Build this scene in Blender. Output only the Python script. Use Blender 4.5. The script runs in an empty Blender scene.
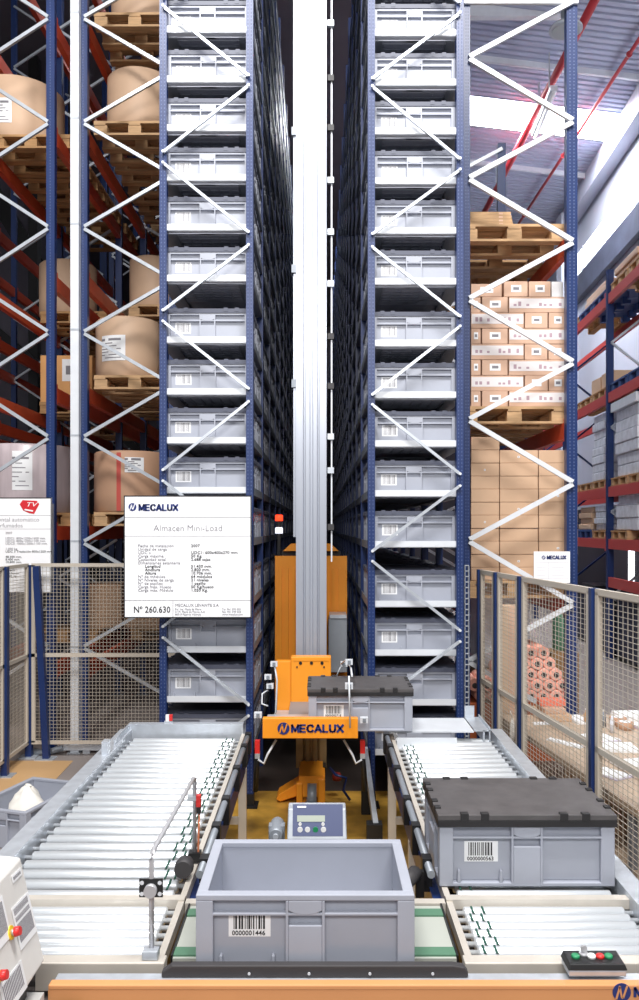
import bpy, math, random
from mathutils import Vector, Matrix
random.seed(7)
H = 1.87          # eye height
F = 810.0         # focal length in pixels of the 639x1000 frame
R = math.radians
C = bpy.context.scene.collection
def P(px, py, d):
    return Vector(((px-320)*d/F, d, H-(py-528)*d/F))
def PX(px, d): return (px-320)*d/F
def PZ(py, d): return H-(py-528)*d/F

# ------------------------------------------------------------------ materials
def lin(c):
    return tuple((v/255/12.92) if v/255 <= .04045 else ((v/255+.055)/1.055)**2.4 for v in c)
def mat(name, col, rough=.5, metal=0., noise=0., scale=8., stretch=(1,1,1), bump=0., emit=None, estr=0., trans=0., alpha=1., coat=0.):
    m = bpy.data.materials.new(name); m.use_nodes = True
    nt = m.node_tree; b = nt.nodes['Principled BSDF']
    c = lin(col)
    b.inputs['Base Color'].default_value = (*c, 1)
    b.inputs['Roughness'].default_value = rough
    b.inputs['Metallic'].default_value = metal
    b.inputs['Coat Weight'].default_value = coat
    b.inputs['Transmission Weight'].default_value = trans
    b.inputs['Alpha'].default_value = alpha
    if emit:
        b.inputs['Emission Color'].default_value = (*lin(emit), 1); b.inputs['Emission Strength'].default_value = estr
    if noise or bump:
        tc = nt.nodes.new('ShaderNodeTexCoord'); mp = nt.nodes.new('ShaderNodeMapping')
        mp.inputs['Scale'].default_value = stretch
        nz = nt.nodes.new('ShaderNodeTexNoise'); nz.inputs['Scale'].default_value = scale; nz.inputs['Detail'].default_value = 4
        nt.links.new(tc.outputs['Object'], mp.inputs['Vector']); nt.links.new(mp.outputs['Vector'], nz.inputs['Vector'])
        if noise:
            rp = nt.nodes.new('ShaderNodeValToRGB')
            rp.color_ramp.elements[0].position = .3; rp.color_ramp.elements[1].position = .7
            rp.color_ramp.elements[0].color = (*[v*(1-noise) for v in c], 1)
            rp.color_ramp.elements[1].color = (*[min(1, v*(1+noise*.6)) for v in c], 1)
            nt.links.new(nz.outputs['Fac'], rp.inputs['Fac']); nt.links.new(rp.outputs['Color'], b.inputs['Base Color'])
        if bump:
            bp = nt.nodes.new('ShaderNodeBump'); bp.inputs['Strength'].default_value = bump; bp.inputs['Distance'].default_value = .01
            nt.links.new(nz.outputs['Fac'], bp.inputs['Height']); nt.links.new(bp.outputs['Normal'], b.inputs['Normal'])
    return m
def stripe_mat(name, c1, c2, axis, period, duty, rough=.5, metal=0.):
    """two colours alternating along one object axis (punched holes, corrugation)"""
    m = bpy.data.materials.new(name); m.use_nodes = True
    nt = m.node_tree; b = nt.nodes['Principled BSDF']; b.inputs['Roughness'].default_value = rough; b.inputs['Metallic'].default_value = metal
    tc = nt.nodes.new('ShaderNodeTexCoord'); sp = nt.nodes.new('ShaderNodeSeparateXYZ')
    nt.links.new(tc.outputs['Object'], sp.inputs[0])
    a = nt.nodes.new('ShaderNodeMath'); a.operation = 'DIVIDE'; a.inputs[1].default_value = period
    f = nt.nodes.new('ShaderNodeMath'); f.operation = 'FRACT'
    g = nt.nodes.new('ShaderNodeMath'); g.operation = 'LESS_THAN'; g.inputs[1].default_value = duty
    nt.links.new(sp.outputs[axis], a.inputs[0]); nt.links.new(a.outputs[0], f.inputs[0]); nt.links.new(f.outputs[0], g.inputs[0])
    mx = nt.nodes.new('ShaderNodeMix'); mx.data_type = 'RGBA'
    mx.inputs[6].default_value = (*lin(c1), 1); mx.inputs[7].default_value = (*lin(c2), 1)
    nt.links.new(g.outputs[0], mx.inputs[0]); nt.links.new(mx.outputs[2], b.inputs['Base Color'])
    return m
TOTE = mat('tote_grey', (164,168,180), .42, noise=.05, scale=6)
LID = mat('lid_charcoal', (82,79,80), .55, noise=.22, scale=14, bump=.15)
LIDR = mat('lid_slate', (78,82,98), .5)
LIDK = mat('lid_black', (34,33,35), .5)
BLUE = mat('blue_steel', (23,46,96), .36, noise=.12, scale=5)
BLUED = mat('navy_steel', (30,50,100), .36)
HOLES = stripe_mat('blue_punched', (23,46,96), (76,92,134), 2, .025, .35, .45)
GALV = mat('galvanised', (196,202,210), .35, .45, noise=.12, scale=18)
BRIGHT = mat('bright_galvanised', (222,226,232), .4, .15, noise=.05, scale=10)
ALU = mat('aluminium', (176,181,192), .34, .4, noise=.04, scale=3, stretch=(8,8,.3))
ALUD = mat('aluminium_dirty', (150,128,92), .5, .3, noise=.35, scale=9)
ROLLER = mat('zinc_roller', (232,236,240), .3, .58)
TRAYD = mat('tray_gap_shade', (74,66,64), .6, noise=.2, scale=12)  # dark brown puts the shade of the roller gaps into the tray
RAIL = mat('beige_aluminium', (205,198,188), .42, .25, noise=.08, scale=9)
ORANGE = mat('orange_paint', (243,152,34), .42, noise=.06, scale=4)
ORANGED = mat('orange_guard', (238,150,36), .45, noise=.08, scale=3)
PANEL = mat('orange_panel', (212,148,96), .4, noise=.05, scale=3)
RBEAM = mat('red_orange_steel', (196,72,42), .42, noise=.12, scale=5)
RPIPE = mat('red_pipe', (170,44,52), .4)
WOOD = mat('pallet_wood', (190,154,114), .75, noise=.28, scale=5, stretch=(1,6,6), bump=.2)
WOODD = mat('pallet_wood_dark', (176,136,92), .78, noise=.3, scale=5, stretch=(1,6,6), bump=.2)
KRAFT = mat('kraft_paper', (204,172,144), .6, noise=.1, scale=3)
KRAFTB = mat('kraft_brown', (190,150,122), .62, noise=.1, scale=3)
WRAPW = mat('pale_wrap', (196,182,186), .3, noise=.14, scale=5, stretch=(4,4,.5))
CARD = mat('carton', (204,170,140), .7, noise=.08, scale=4)
CARDL = mat('carton_light', (206,170,146), .7, noise=.08, scale=4)
CARDT = mat('carton_tan', (222,164,104), .7, noise=.08, scale=4)
PAPER = mat('white_paper', (240,241,243), .6)
SIGN = mat('sign_white', (244,245,248), .35)
INK = mat('ink_black', (28,28,32), .6)
INKG = mat('ink_grey', (128,126,132), .6)
INKB = mat('ink_blue', (26,44,110), .5)
INKR = mat('ink_red', (206,34,44), .5)
BLACK = mat('black_plastic', (26,26,28), .45)
RUBBER = mat('rubber', (58,56,58), .6)
GREEN = mat('belt_green', (84,124,100), .5)
OBELT = mat('drive_belt_green', (36,84,70), .5)
BELT = mat('belt_grey', (172,176,168), .5)
FENCE = mat('fence_beige', (196,187,174), .45, .1)
CAB = mat('cabinet_cream', (224,222,218), .4, noise=.03, scale=20)
RED = mat('red_plastic', (214,46,44), .35)
YEL = mat('yellow_plastic', (238,200,40), .4)
GRN = mat('green_plastic', (40,140,92), .35)
WHT = mat('white_plastic', (240,240,240), .35)
STEEL = mat('steel_tube', (186,186,190), .32, .35)
SCREEN = mat('indicator_blue', (84,92,126), .35)
LCD = mat('lcd', (176,184,172), .3)
GREYM = mat('grey_machine', (140,146,154), .45, .3, noise=.1, scale=6)
FILM = mat('stretch_film', (230,233,242), .2, noise=.16, scale=9, bump=.7)
BAGW = mat('white_bag', (236,232,224), .55, bump=.2, scale=6)
PINK = mat('pink_foam', (246,178,158), .6)
PINKC = mat('roll_core', (70,62,60), .7)
TAN = mat('bench_board', (190,168,146), .55, noise=.1, scale=4, stretch=(1,4,4))
CONC = mat('concrete_floor', (150,140,136), .5, noise=.12, scale=1.6)
YFLOOR = mat('yellow_floor', (190,146,62), .3, noise=.5, scale=5)
TFLOOR = mat('tan_floor', (206,166,118), .45, noise=.1, scale=2)
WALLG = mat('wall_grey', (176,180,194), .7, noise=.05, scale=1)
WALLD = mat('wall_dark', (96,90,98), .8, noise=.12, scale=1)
ROOFM = stripe_mat('roof_sheet', (178,184,204), (150,156,180), 1, .3, .3, .5)
SKYL = mat('skylight_glow', (250,252,255), .5, emit=(240,246,255), estr=5.0)
WING = mat('window_glow', (250,252,255), .5, emit=(244,248,255), estr=2.2)
REDL = mat('beacon_red', (230,60,40), .4, emit=(255,60,30), estr=2.5)
WHTL = mat('beacon_white', (235,240,255), .4, emit=(235,240,255), estr=1.6)

# ------------------------------------------------------------------ mesh builder
WORLD = {}
class M:
    def __init__(s): s.v, s.f, s.m, s.sm = [], [], [], []
    def face(s, pts, mi=0, sm=False):
        n = len(s.v); s.v += [tuple(p) for p in pts]; s.f.append(list(range(n, n+len(pts)))); s.m.append(mi); s.sm.append(sm); return s
    def hexa(s, p, mi=0):
        n = len(s.v); s.v += [tuple(q) for q in p]
        for q in ((0,3,2,1),(4,5,6,7),(0,1,5,4),(1,2,6,5),(2,3,7,6),(3,0,4,7)):
            s.f.append([n+i for i in q]); s.m.append(mi); s.sm.append(False)
        return s
    def box(s, x0, x1, y0, y1, z0, z1, mi=0):
        if x0 > x1: x0, x1 = x1, x0
        if y0 > y1: y0, y1 = y1, y0
        if z0 > z1: z0, z1 = z1, z0
        return s.hexa([(x0,y0,z0),(x1,y0,z0),(x1,y1,z0),(x0,y1,z0),(x0,y0,z1),(x1,y0,z1),(x1,y1,z1),(x0,y1,z1)], mi)
    def bar(s, p, q, w, h, mi=0, up=(0,0,1)):
        """rectangular bar from p to q; w across, h along up"""
        p, q = Vector(p), Vector(q); d = (q-p).normalized(); u = Vector(up)
        if abs(d.dot(u)) > .999: u = Vector((0,1,0))
        a = d.cross(u).normalized(); u = a.cross(d).normalized()
        a *= w/2; u *= h/2
        return s.hexa([p-a-u, p+a-u, q+a-u, q-a-u, p-a+u, p+a+u, q+a+u, q-a+u], mi)
    def tube(s, pts, r, n=8, mi=0, cap=True, r1=None):
        pts = [Vector(p) for p in pts]; base = len(s.v)
        for i, p in enumerate(pts):
            d = (pts[min(i+1, len(pts)-1)]-pts[max(i-1, 0)]).normalized()
            u = Vector((0,0,1)) if abs(d.z) < .9 else Vector((0,1,0))
            a = d.cross(u).normalized(); u = a.cross(d)
            rr = r if r1 is None else r+(r1-r)*i/(len(pts)-1)
            for k in range(n):
                t = 2*math.pi*k/n; s.v.append(tuple(p+a*math.cos(t)*rr+u*math.sin(t)*rr))
        for i in range(len(pts)-1):
            for k in range(n):
                s.f.append([base+i*n+k, base+i*n+(k+1)%n, base+(i+1)*n+(k+1)%n, base+(i+1)*n+k]); s.m.append(mi); s.sm.append(True)
        if cap:
            s.f.append([base+k for k in range(n)][::-1]); s.m.append(mi); s.sm.append(False)
            s.f.append([base+(len(pts)-1)*n+k for k in range(n)]); s.m.append(mi); s.sm.append(False)
        return s
    def lathe(s, prof, c=(0,0,0), n=32, mi=0, axis='z'):
        base = len(s.v); c = Vector(c)
        for r, z in prof:
            for k in range(n):
                t = 2*math.pi*k/n; a, b = r*math.cos(t), r*math.sin(t)
                s.v.append(tuple(c+Vector({'z':(a,b,z),'y':(a,z,b),'x':(z,a,b)}[axis])))
        for i in range(len(prof)-1):
            for k in range(n):
                s.f.append([base+i*n+k, base+i*n+(k+1)%n, base+(i+1)*n+(k+1)%n, base+(i+1)*n+k]); s.m.append(mi); s.sm.append(True)
        s.f.append([base+k for k in range(n)][::-1]); s.m.append(mi); s.sm.append(False)
        s.f.append([base+(len(prof)-1)*n+k for k in range(n)]); s.m.append(mi); s.sm.append(False)
        return s
    def prism(s, poly, lo, hi, axis='y', mi=0):
        """polygon in the plane across axis, from lo to hi"""
        def q(a, b, t): return {'y':(a,t,b),'x':(t,a,b),'z':(a,b,t)}[axis]
        n = len(s.v); k = len(poly)
        s.v += [q(a,b,lo) for a,b in poly]+[q(a,b,hi) for a,b in poly]
        s.f.append([n+i for i in range(k)]); s.f.append([n+k+i for i in range(k)][::-1])
        for i in range(k): s.f.append([n+i, n+(i+1)%k, n+k+(i+1)%k, n+k+i])
        s.m += [mi]*(k+2); s.sm += [False]*(k+2)
        return s
    def strip(s, pts, w, y, th=.002, mi=0):
        """thick 2-D stroke (x,z points) standing in the plane y, facing -y"""
        for (a, b), (c, d) in zip(pts, pts[1:]):
            s.bar((a,y,b), (c,y,d), w, th, mi, up=(0,1,0))
        return s
    def build(s, name, mats, parent=None, local=False, bevel=0., seg=2):
        me = bpy.data.meshes.new(name)
        off = Vector((0,0,0)) if (local or parent is None) else WORLD.get(parent.name, Vector((0,0,0)))
        me.from_pydata([tuple(Vector(v)-off) for v in s.v], [], s.f)
        for m in (mats if isinstance(mats, (list, tuple)) else [mats]): me.materials.append(m)
        me.polygons.foreach_set('material_index', s.m); me.polygons.foreach_set('use_smooth', s.sm)
        import bmesh
        bm = bmesh.new(); bm.from_mesh(me); bmesh.ops.recalc_face_normals(bm, faces=bm.faces); bm.to_mesh(me); bm.free()
        o = bpy.data.objects.new(name, me); C.objects.link(o)
        if parent is not None: o.parent = parent; WORLD[o.name] = off.copy()
        if bevel:
            b = o.modifiers.new('soft_edges', 'BEVEL'); b.width = bevel; b.segments = seg; b.limit_method = 'ANGLE'; b.angle_limit = R(50)
        return o
def tag(o, label, cat, group=None, kind=None):
    o['label'] = label; o['category'] = cat
    if group: o['group'] = group
    if kind: o['kind'] = kind
    return o
def thing(name, label, cat, loc=(0,0,0), rz=0., group=None):
    o = bpy.data.objects.new(name, None); C.objects.link(o); o.location = loc; o.rotation_euler = (0,0,rz)
    o.empty_display_size = .1
    WORLD[o.name] = Vector(loc); return tag(o, label, cat, group)
def struct(o): o['kind'] = 'structure'; return o
def copy_tree(o, parent=None):
    c = o.copy(); C.objects.link(c)
    if parent is not None: c.parent = parent
    for ch in [x for x in bpy.data.objects if x.parent == o]: copy_tree(ch, c)
    return c
KIDS = {}
def dup(o, loc, rz=0., label=None, group=None, sc=None):
    if o.name not in KIDS: KIDS[o.name] = [(ch, [g for g in bpy.data.objects if g.parent == ch]) for ch in bpy.data.objects if ch.parent == o]
    r = o.copy(); C.objects.link(r); r.location = loc; r.rotation_euler = (0,0,rz)
    if sc: r.scale = sc
    if label: r['label'] = label
    if group: r['group'] = group
    for ch, gs in KIDS[o.name]:
        c = ch.copy(); C.objects.link(c); c.parent = r
        for g in gs:
            d = g.copy(); C.objects.link(d); d.parent = c
    return r
def text(body, size, x, y, z, m, parent, name='lettering', bold=0., align='LEFT', local=False, rot=(R(90),0,0), wide=1., shear=0.):
    """lettering: a line of type turned into a mesh, standing up and facing -y"""
    cu = bpy.data.curves.new(name, 'FONT'); cu.body = body; cu.size = size; cu.align_x = align; cu.offset = bold; cu.resolution_u = 2
    cu.extrude = .0006; cu.shear = shear
    t = bpy.data.objects.new(name, cu); me = bpy.data.meshes.new_from_object(t); bpy.data.objects.remove(t); bpy.data.curves.remove(cu)
    off = Vector((0,0,0)) if local else WORLD[parent.name]
    me.transform(Matrix.Translation(Vector((x,y,z))-off) @ __import__('mathutils').Euler(rot).to_matrix().to_4x4() @ Matrix.Diagonal((wide,1,1,1)))
    me.materials.clear(); me.materials.append(m)
    o = bpy.data.objects.new(name, me); C.objects.link(o); o.parent = parent; WORLD[o.name] = off.copy()
    return o
def logo(cx, cz, r, y, m, parent, bg, local=False):
    """round dark mark with a pale slanted letter cut through it"""
    b = M(); b.lathe([(r,-.001),(r,.001)], (cx,y,cz), 28, axis='y')
    b.strip([(cx-r*.62, cz-r*.72), (cx-r*.2, cz+r*.72)], r*.2, y-.0012, mi=1)
    b.strip([(cx-r*.24, cz+r*.66), (cx-r*.02, cz-r*.5)], r*.2, y-.0012, mi=1)
    b.strip([(cx-r*.06, cz-r*.5), (cx+r*.14, cz-r*.58), (cx+r*.58, cz+r*.74)], r*.2, y-.0012, mi=1)
    return b.build('logo', [m, bg], parent, local)
GLY = {'M':(1.12,[[(0,0),(0,1),(.56,.12),(1.12,1),(1.12,0)]]),'E':(.82,[[(.82,1),(0,1),(0,0),(.82,0)],[(0,.5),(.74,.5)]]),'C':(.98,[[(.98,.78),(.8,.96),(.5,1),(.18,.9),(0,.62),(0,.38),(.18,.1),(.5,0),(.8,.04),(.98,.22)]]),
 'A':(1.05,[[(0,0),(.525,1),(1.05,0)],[(.2,.28),(.85,.28)]]),'L':(.78,[[(0,1),(0,0),(.78,0)]]),'U':(.92,[[(0,1),(0,.3),(.14,.06),(.46,0),(.78,.06),(.92,.3),(.92,1)]]),'X':(1.0,[[(0,0),(1,1)],[(0,1),(1,0)]])}
def heavy(word, x, z, h, y, m, parent, length, name='heading'):
    """heavy sans capitals drawn as strokes, standing and facing -y"""
    b = M(); w = .2; tot = sum(GLY[c][0]+.42 for c in word)-.42; k = length/(tot+w)
    hh = h-.2*h; cx = x+k*w/2
    for c in word:
        adv, strokes = GLY[c]
        for st in strokes:
            pts = [(cx+a*k, z+.1*h+q*hh) for a, q in st]
            for (a0,b0),(a1,b1) in zip(pts, pts[1:]):
                horiz = abs(b1-b0) < abs(a1-a0)*.5
                e = Vector((a1-a0,b1-b0)).normalized()*(.08*h)
                b.strip([(a0-e.x,b0-e.y),(a1+e.x,b1+e.y)], (.2*h if horiz else .27*h), y)
        cx += (adv+.42)*k
    return b.build(name, m, parent)
# ------------------------------------------------------------------ the building
b = M(); b.box(-9, 8.5, -5, 34, -.05, 0); struct(b.build('floor', CONC))
b = M(); b.box(-.9, .75, 2.75, 5.75, 0, .003); fl = struct(b.build('trim_1', YFLOOR))
b = M(); b.box(-1.1, .98, 5.75, 30, 0, .003); struct(b.build('trim_12', mat('aisle_floor_shade', (58,50,46), .6, noise=.3, scale=3)))  # dark sheet added over the floor, shade down the aisle put in its colour
b = M(); b.prism([(-2.75,4.6),(-1.95,5.6),(-1.98,6.5),(-6,6.5),(-6,4.6)], 0, .003, 'z'); struct(b.build('trim_2', TFLOOR))
SL = .12
def zc(x): return H+8.45-SL*x          # underside of the sloping roof
def roof(x0, x1, y0, y1, m, name, dz=0., th=.12):
    q = M(); q.hexa([(x0,y0,zc(x0)+dz),(x1,y0,zc(x1)+dz),(x1,y1,zc(x1)+dz),(x0,y1,zc(x0)+dz),(x0,y0,zc(x0)+dz+th),(x1,y0,zc(x1)+dz+th),(x1,y1,zc(x1)+dz+th),(x0,y1,zc(x0)+dz+th)])
    return struct(q.build(name, m))
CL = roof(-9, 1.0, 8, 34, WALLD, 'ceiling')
# corrugated sheet right of the racks, ribs as real folds
def corrug(x0, x1, y0, y1, name):
    q = M(); n = int((y1-y0)/.15); prof = []
    for i in range(n): 
        y = y0+i*.15
        prof += [(y, .0), (y+.09, .0), (y+.105, .05), (y+.135, .05), (y+.15, 0)]
    for (a, za), (c, zb) in zip(prof, prof[1:]):
        q.face([(x0,a,zc(x0)+za),(x1,a,zc(x1)+za),(x1,c,zc(x1)+zb),(x0,c,zc(x0)+zb)])
    return struct(q.build(name, mat('roof_sheet_'+name, (176,182,204), .55)))
corrug(1.0, 6.4, 8, 15.2, 'ceiling_front'); corrug(1.0, 6.4, 16.3, 34, 'ceiling_back')
sk = roof(1.0, 6.4, 15.2, 16.3, SKYL, 'window_1', .02, .05)
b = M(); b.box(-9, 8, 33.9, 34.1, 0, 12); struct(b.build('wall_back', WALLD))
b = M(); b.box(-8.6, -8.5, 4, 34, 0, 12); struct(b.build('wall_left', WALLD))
VX = 50/F                                # the right wall and the rack along it run a little off the aisle
def WX(d, c=5.0): return c+VX*d
def wallseg(z0, z1, m, name, d0=6., d1=34., c=5.0, th=.12):
    q = M(); q.prism([(WX(d0,c),d0),(WX(d1,c),d1),(WX(d1,c)+th,d1),(WX(d0,c)+th,d0)], z0, z1, 'z'); return struct(q.build(name, m))
wallseg(0, H+5.93, WALLG, 'wall_right'); wallseg(0, 2.3, mat('wall_lower_shade', (56,50,60), .8), 'trim_13', c=4.93, th=.06); wallseg(H+5.93, H+6.6, WING, 'window_2', th=.05); wallseg(H+6.6, H+8.3, WALLG, 'wall_right_upper')  # lower wall darkened, shade under the wall rack put into its colour
for i, d in enumerate((13.2, 15.1, 17, 18.9)): wallseg(H+5.93, H+6.6, WALLG, 'window_2_frame_%d' % (i+1), d, d+.05, 4.96)
b = M(); b.prism([(WX(6,4.84),6),(WX(33,4.84),33),(WX(33,4.98),33),(WX(6,4.98),6)], H+5.35, H+5.88, 'z'); struct(b.build('trim_3', mat('duct_grey', (62,66,82), .5, noise=.3, scale=3)))
b = M(); b.prism([(WX(6,4.7),6),(WX(33,4.7),33),(WX(33,4.98),33),(WX(6,4.98),6)], H+7.3, H+7.85, 'z'); struct(b.build('trim_4', mat('eave_grey', (168,172,188), .6)))
b = M(); b.box(WX(19.6,4.6), WX(19.6,5.0), 19.5, 19.9, 0, H+7.6); struct(b.build('trim_5', WALLG))
b = M(); b.box(.8, 6.3, 12.6, 12.72, H+7.97, H+8.6); struct(b.build('trim_6', BRIGHT))      # white girder across
for i, (y, ) in enumerate(((13.9,), (17.7,))):
    b = M(); b.hexa([(1,y,zc(1)-.1),(6,y,zc(6)-.1),(6,y+.06,zc(6)-.1),(1,y+.06,zc(1)-.1),(1,y,zc(1)),(6,y,zc(6)),(6,y+.06,zc(6)),(1,y+.06,zc(1))]); struct(b.build('trim_%d' % (7+i), BRIGHT))
# black bracing against the dark wall on the left
b = M(); b.bar((-8.3,16,11.5), (-3.2,16,3.2), .3, .3); struct(b.build('trim_9', BLACK))
b = M(); b.bar((-8.3,15,7.5), (-3.0,15,3.0), .14, .14); struct(b.build('trim_10', BLACK))
b = M(); b.box(-5.62,-5.44,15.6,15.8,0,12); struct(b.build('trim_11', BLACK))
# slit of daylight low on the right wall
b = M(); d = 15.1; b.prism([(WX(d,4.89),d),(WX(d+.24,4.89),d+.24),(WX(d+.24,4.93),d+.24),(WX(d,4.93),d)], H-1.75, H-.34, 'z'); struct(b.build('window_3', WING))

t = thing('sprinkler_pipe', 'thick red pipe running along under the roof above the pallet rack', 'pipe', (3.93,8,H+7.55))
M().tube([(3.93,8,H+7.55),(3.93,24,H+7.55)], .065, 12).build('pipe_run', RPIPE, t)
for y in (11, 14.5, 18): M().box(3.91,3.95,y,y+.05,H+7.6,H+8.0).build('hanger', GALV, t)
t = thing('sprinkler_pipe', 'thin red pipe under the roof close to the right wall', 'pipe', (5.04,8,H+7.72))
M().tube([(5.04,8,H+7.72),(5.04,24,H+7.72)], .032, 10).build('pipe_run', RPIPE, t)
for y in (10.5, 13.2, 16.8, 20): M().lathe([(.05,-.02),(.05,.02)], (5.04,y,H+7.72), 12, axis='y').build('coupling', RPIPE, t)
lx, ly, lz = 3.46, 11.4, H+7.0
t = thing('high_bay_lamp', 'round high bay lamp with dish reflector hanging under the roof', 'lamp', (lx,ly,lz))
b = M()
b.lathe([(.23,0),(.23,.025),(.205,.06),(.13,.1),(.06,.12)], (lx,ly,lz), 28); b.build('reflector', mat('lamp_glass', (196,204,210), .25, .2), t)
M().lathe([(.19,.0),(.19,.01)], (lx,ly,lz-.012), 24).build('lens', mat('lens', (170,180,180), .2), t)
M().lathe([(.07,.115),(.07,.3),(.03,.5)], (lx,ly,lz), 16).build('ballast', GREYM, t)
M().tube([(lx,ly,lz+.5),(lx,ly,zc(lx))], .01).build('hanger', STEEL, t)
t = thing('fluorescent_lamp', 'long tube lamp fitting hanging below the thick red pipe', 'lamp', (3.9,13.5,H+7.2))
M().hexa([(3.84,13.5,H+7.3),(3.96,13.5,H+7.3),(4.06,15.1,H+7.3),(3.94,15.1,H+7.3),(3.84,13.5,H+7.38),(3.96,13.5,H+7.38),(4.06,15.1,H+7.38),(3.94,15.1,H+7.38)]).build('housing', BRIGHT, t)
M().tube([(3.9,13.52,H+7.27),(4.0,15.08,H+7.27)], .025).build('tube', WHT, t)
M().box(3.846,3.862,13.6,13.63,H+7.38,H+8.0).build('hanger', STEEL, t)

# ------------------------------------------------------------------ totes (600 x 400 x 220)
def tote_mesh(lod=2):
    b = M(); W, D, Z = .3, .2, .22; i = .02; w = .008
    if lod == 0:
        return b.box(-W+.008, W-.008, -D+.008, D-.008, 0, .2).box(-W, W, -D, D, .2, .222)
    # inner tub: four walls and a bottom
    b.box(-W+i, W-i, -D+i, D-i, .004, .014)
    for ya, yb_ in ((-D+i, -D+i+w), (D-i-w, D-i)):
        b.box(-W+i, W-i, ya, yb_, .014, Z-.004)
    b.box(-W+i, -W+i+w, -D+i+w, D-i-w, .014, Z-.004).box(W-i-w, W-i, -D+i+w, D-i-w, .014, Z-.004)
    # rim
    for y in (-1, 1):
        b.box(-W, W, y*D, y*(D-i-w-.002), Z-.016, Z)
        b.box(-W+.04, W-.04, y*(D-.001), y*(D-i), Z-.058, Z-.05)
        b.box(-W+.01, W-.01, y*(D-.001), y*(D-i), 0, .012)
        b.box(-.054, -.046, y*D, y*(D-i), 0, Z-.016).box(.046, .054, y*D, y*(D-i), 0, Z-.016)
        b.box(-.046, .046, y*D, y*(D-i), 0, .136)
        b.prism([(-.046,.204),(.046,.204),(.046,.176),(.03,.169),(.012,.165),(-.012,.165),(-.03,.169),(-.046,.176)], y*D, y*(D-i), 'y')
        if lod == 2:
            for x in (-.232, -.088): b.prism([(x-.006,.012),(x+.006,.012),(x+.004,.05),(x,.056),(x-.004,.05)], y*(D-.002), y*(D-i), 'y')
    for x in (-1, 1):
        b.box(x*W, x*(W-i-w-.002), -D+i+w, D-i-w, Z-.016, Z)
        b.box(x*(W-.001), x*(W-i), -D+.03, D-.03, Z-.058, Z-.05)
        b.box(x*(W-.001), x*(W-i), -D+.01, D-.01, 0, .012)
        for y in (-.07, .06): b.box(x*W, x*(W-i), y, y+.01, 0, Z-.016)
        b.box(x*W, x*(W-i), -.06, .06, 0, .13).box(x*W, x*(W-i), -.06, .06, .168, Z-.016)
        for y in (-1, 1):
            b.box(x*W, x*(W-.047), y*D, y*(D-i), 0, Z-.016).box(x*W, x*(W-i), y*(D-i), y*(D-.047), 0, Z-.016)
    if lod == 2:
        for k in range(9): b.box(-.27+k*.0675-.003, -.27+k*.0675+.003, -.17, .17, -.003, .004)
        for k in range(6): b.box(-.27, .27, -.165+k*.066-.003, -.165+k*.066+.003, -.003, .004)
    return b
def lid_mesh(LZ=.204):
    b = M(); W, D = .306, .206
    b.box(-W, W, -D, D, .228, .246)
    b.box(-W, W, -D, -D+.006, LZ, .228, 1).box(-W, W, D-.006, D, LZ, .228, 1)
    b.box(-W, -W+.006, -D+.006, D-.006, LZ, .228, 1).box(W-.006, W, -D+.006, D-.006, LZ, .228, 1)
    for y in (-1, 1):
        for x in (-.215, -.145, .125, .2): b.box(x-.014, x+.014, y*(D+.002), y*(D-.02), .226, .252, 1)
    for x in (-1, 1):
        for y in (-.13, -.06, .06, .13): b.box(x*(W+.002), x*(W-.02), y-.012, y+.012, .226, .252, 1)
    return b
def barcode(b, x0, x1, z0, z1, y, seed, digits=True):
    b.box(x0, x1, y-.0012, y, z0, z1, 0)
    rnd = random.Random(seed); zb = z0+(z1-z0)*(.3 if digits else .12); x = x0+(x1-x0)*.12
    while x < x1-(x1-x0)*.14:
        w = rnd.choice((.0022, .0022, .0036, .005)); b.box(x, x+w, y-.0022, y-.0012, zb, z1-(z1-z0)*.06, 1); x += w+rnd.choice((.0022, .0034, .0046))
    return b
def make_tote(label, loc, rz, lid, code, group=None, name='storage_tote', lidm=(LID, LIDK), bevel=.0025, lz=.078):
    t = thing(name, label, 'storage box', loc, rz, group)
    tote_mesh(2).build('tub', TOTE, t, True, bevel)
    if code:
        lb = barcode(M(), -.212, -.096, lz, lz+.07, -.2+.0198, code).build('barcode_label', [PAPER, INK], t, True)
        text(code, .0185, -.203, -.2+.018, lz+.004, INK, lb, 'digits', .0002, local=True)
    if lid: lid_mesh().build('lid', list(lidm), t, True, .002)
    return t
ZC = .635                                # top of the conveyor rollers
make_tote('open empty grey tote with barcode 0000001446 at the weighing station', (PX(305,2.19),2.42,ZC+.009), 0, False, '0000001446', lz=.097)
make_tote('grey tote with charcoal lid standing on the right roller conveyor', (PX(526.5,2.78),2.97,ZC+.009), 0, True, '0000000563')
make_tote('lidded grey tote half on the orange carriage of the crane', (PX(360.5,4.67),4.87,PZ(732,4.67)+.003), 0, True, '0000000718', lidm=(LID, LIDK))
ft = make_tote('open grey tote standing on the floor left of the roller conveyor', (-1.80,5.02,.004), R(-90-17+180), False, None)
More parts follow.
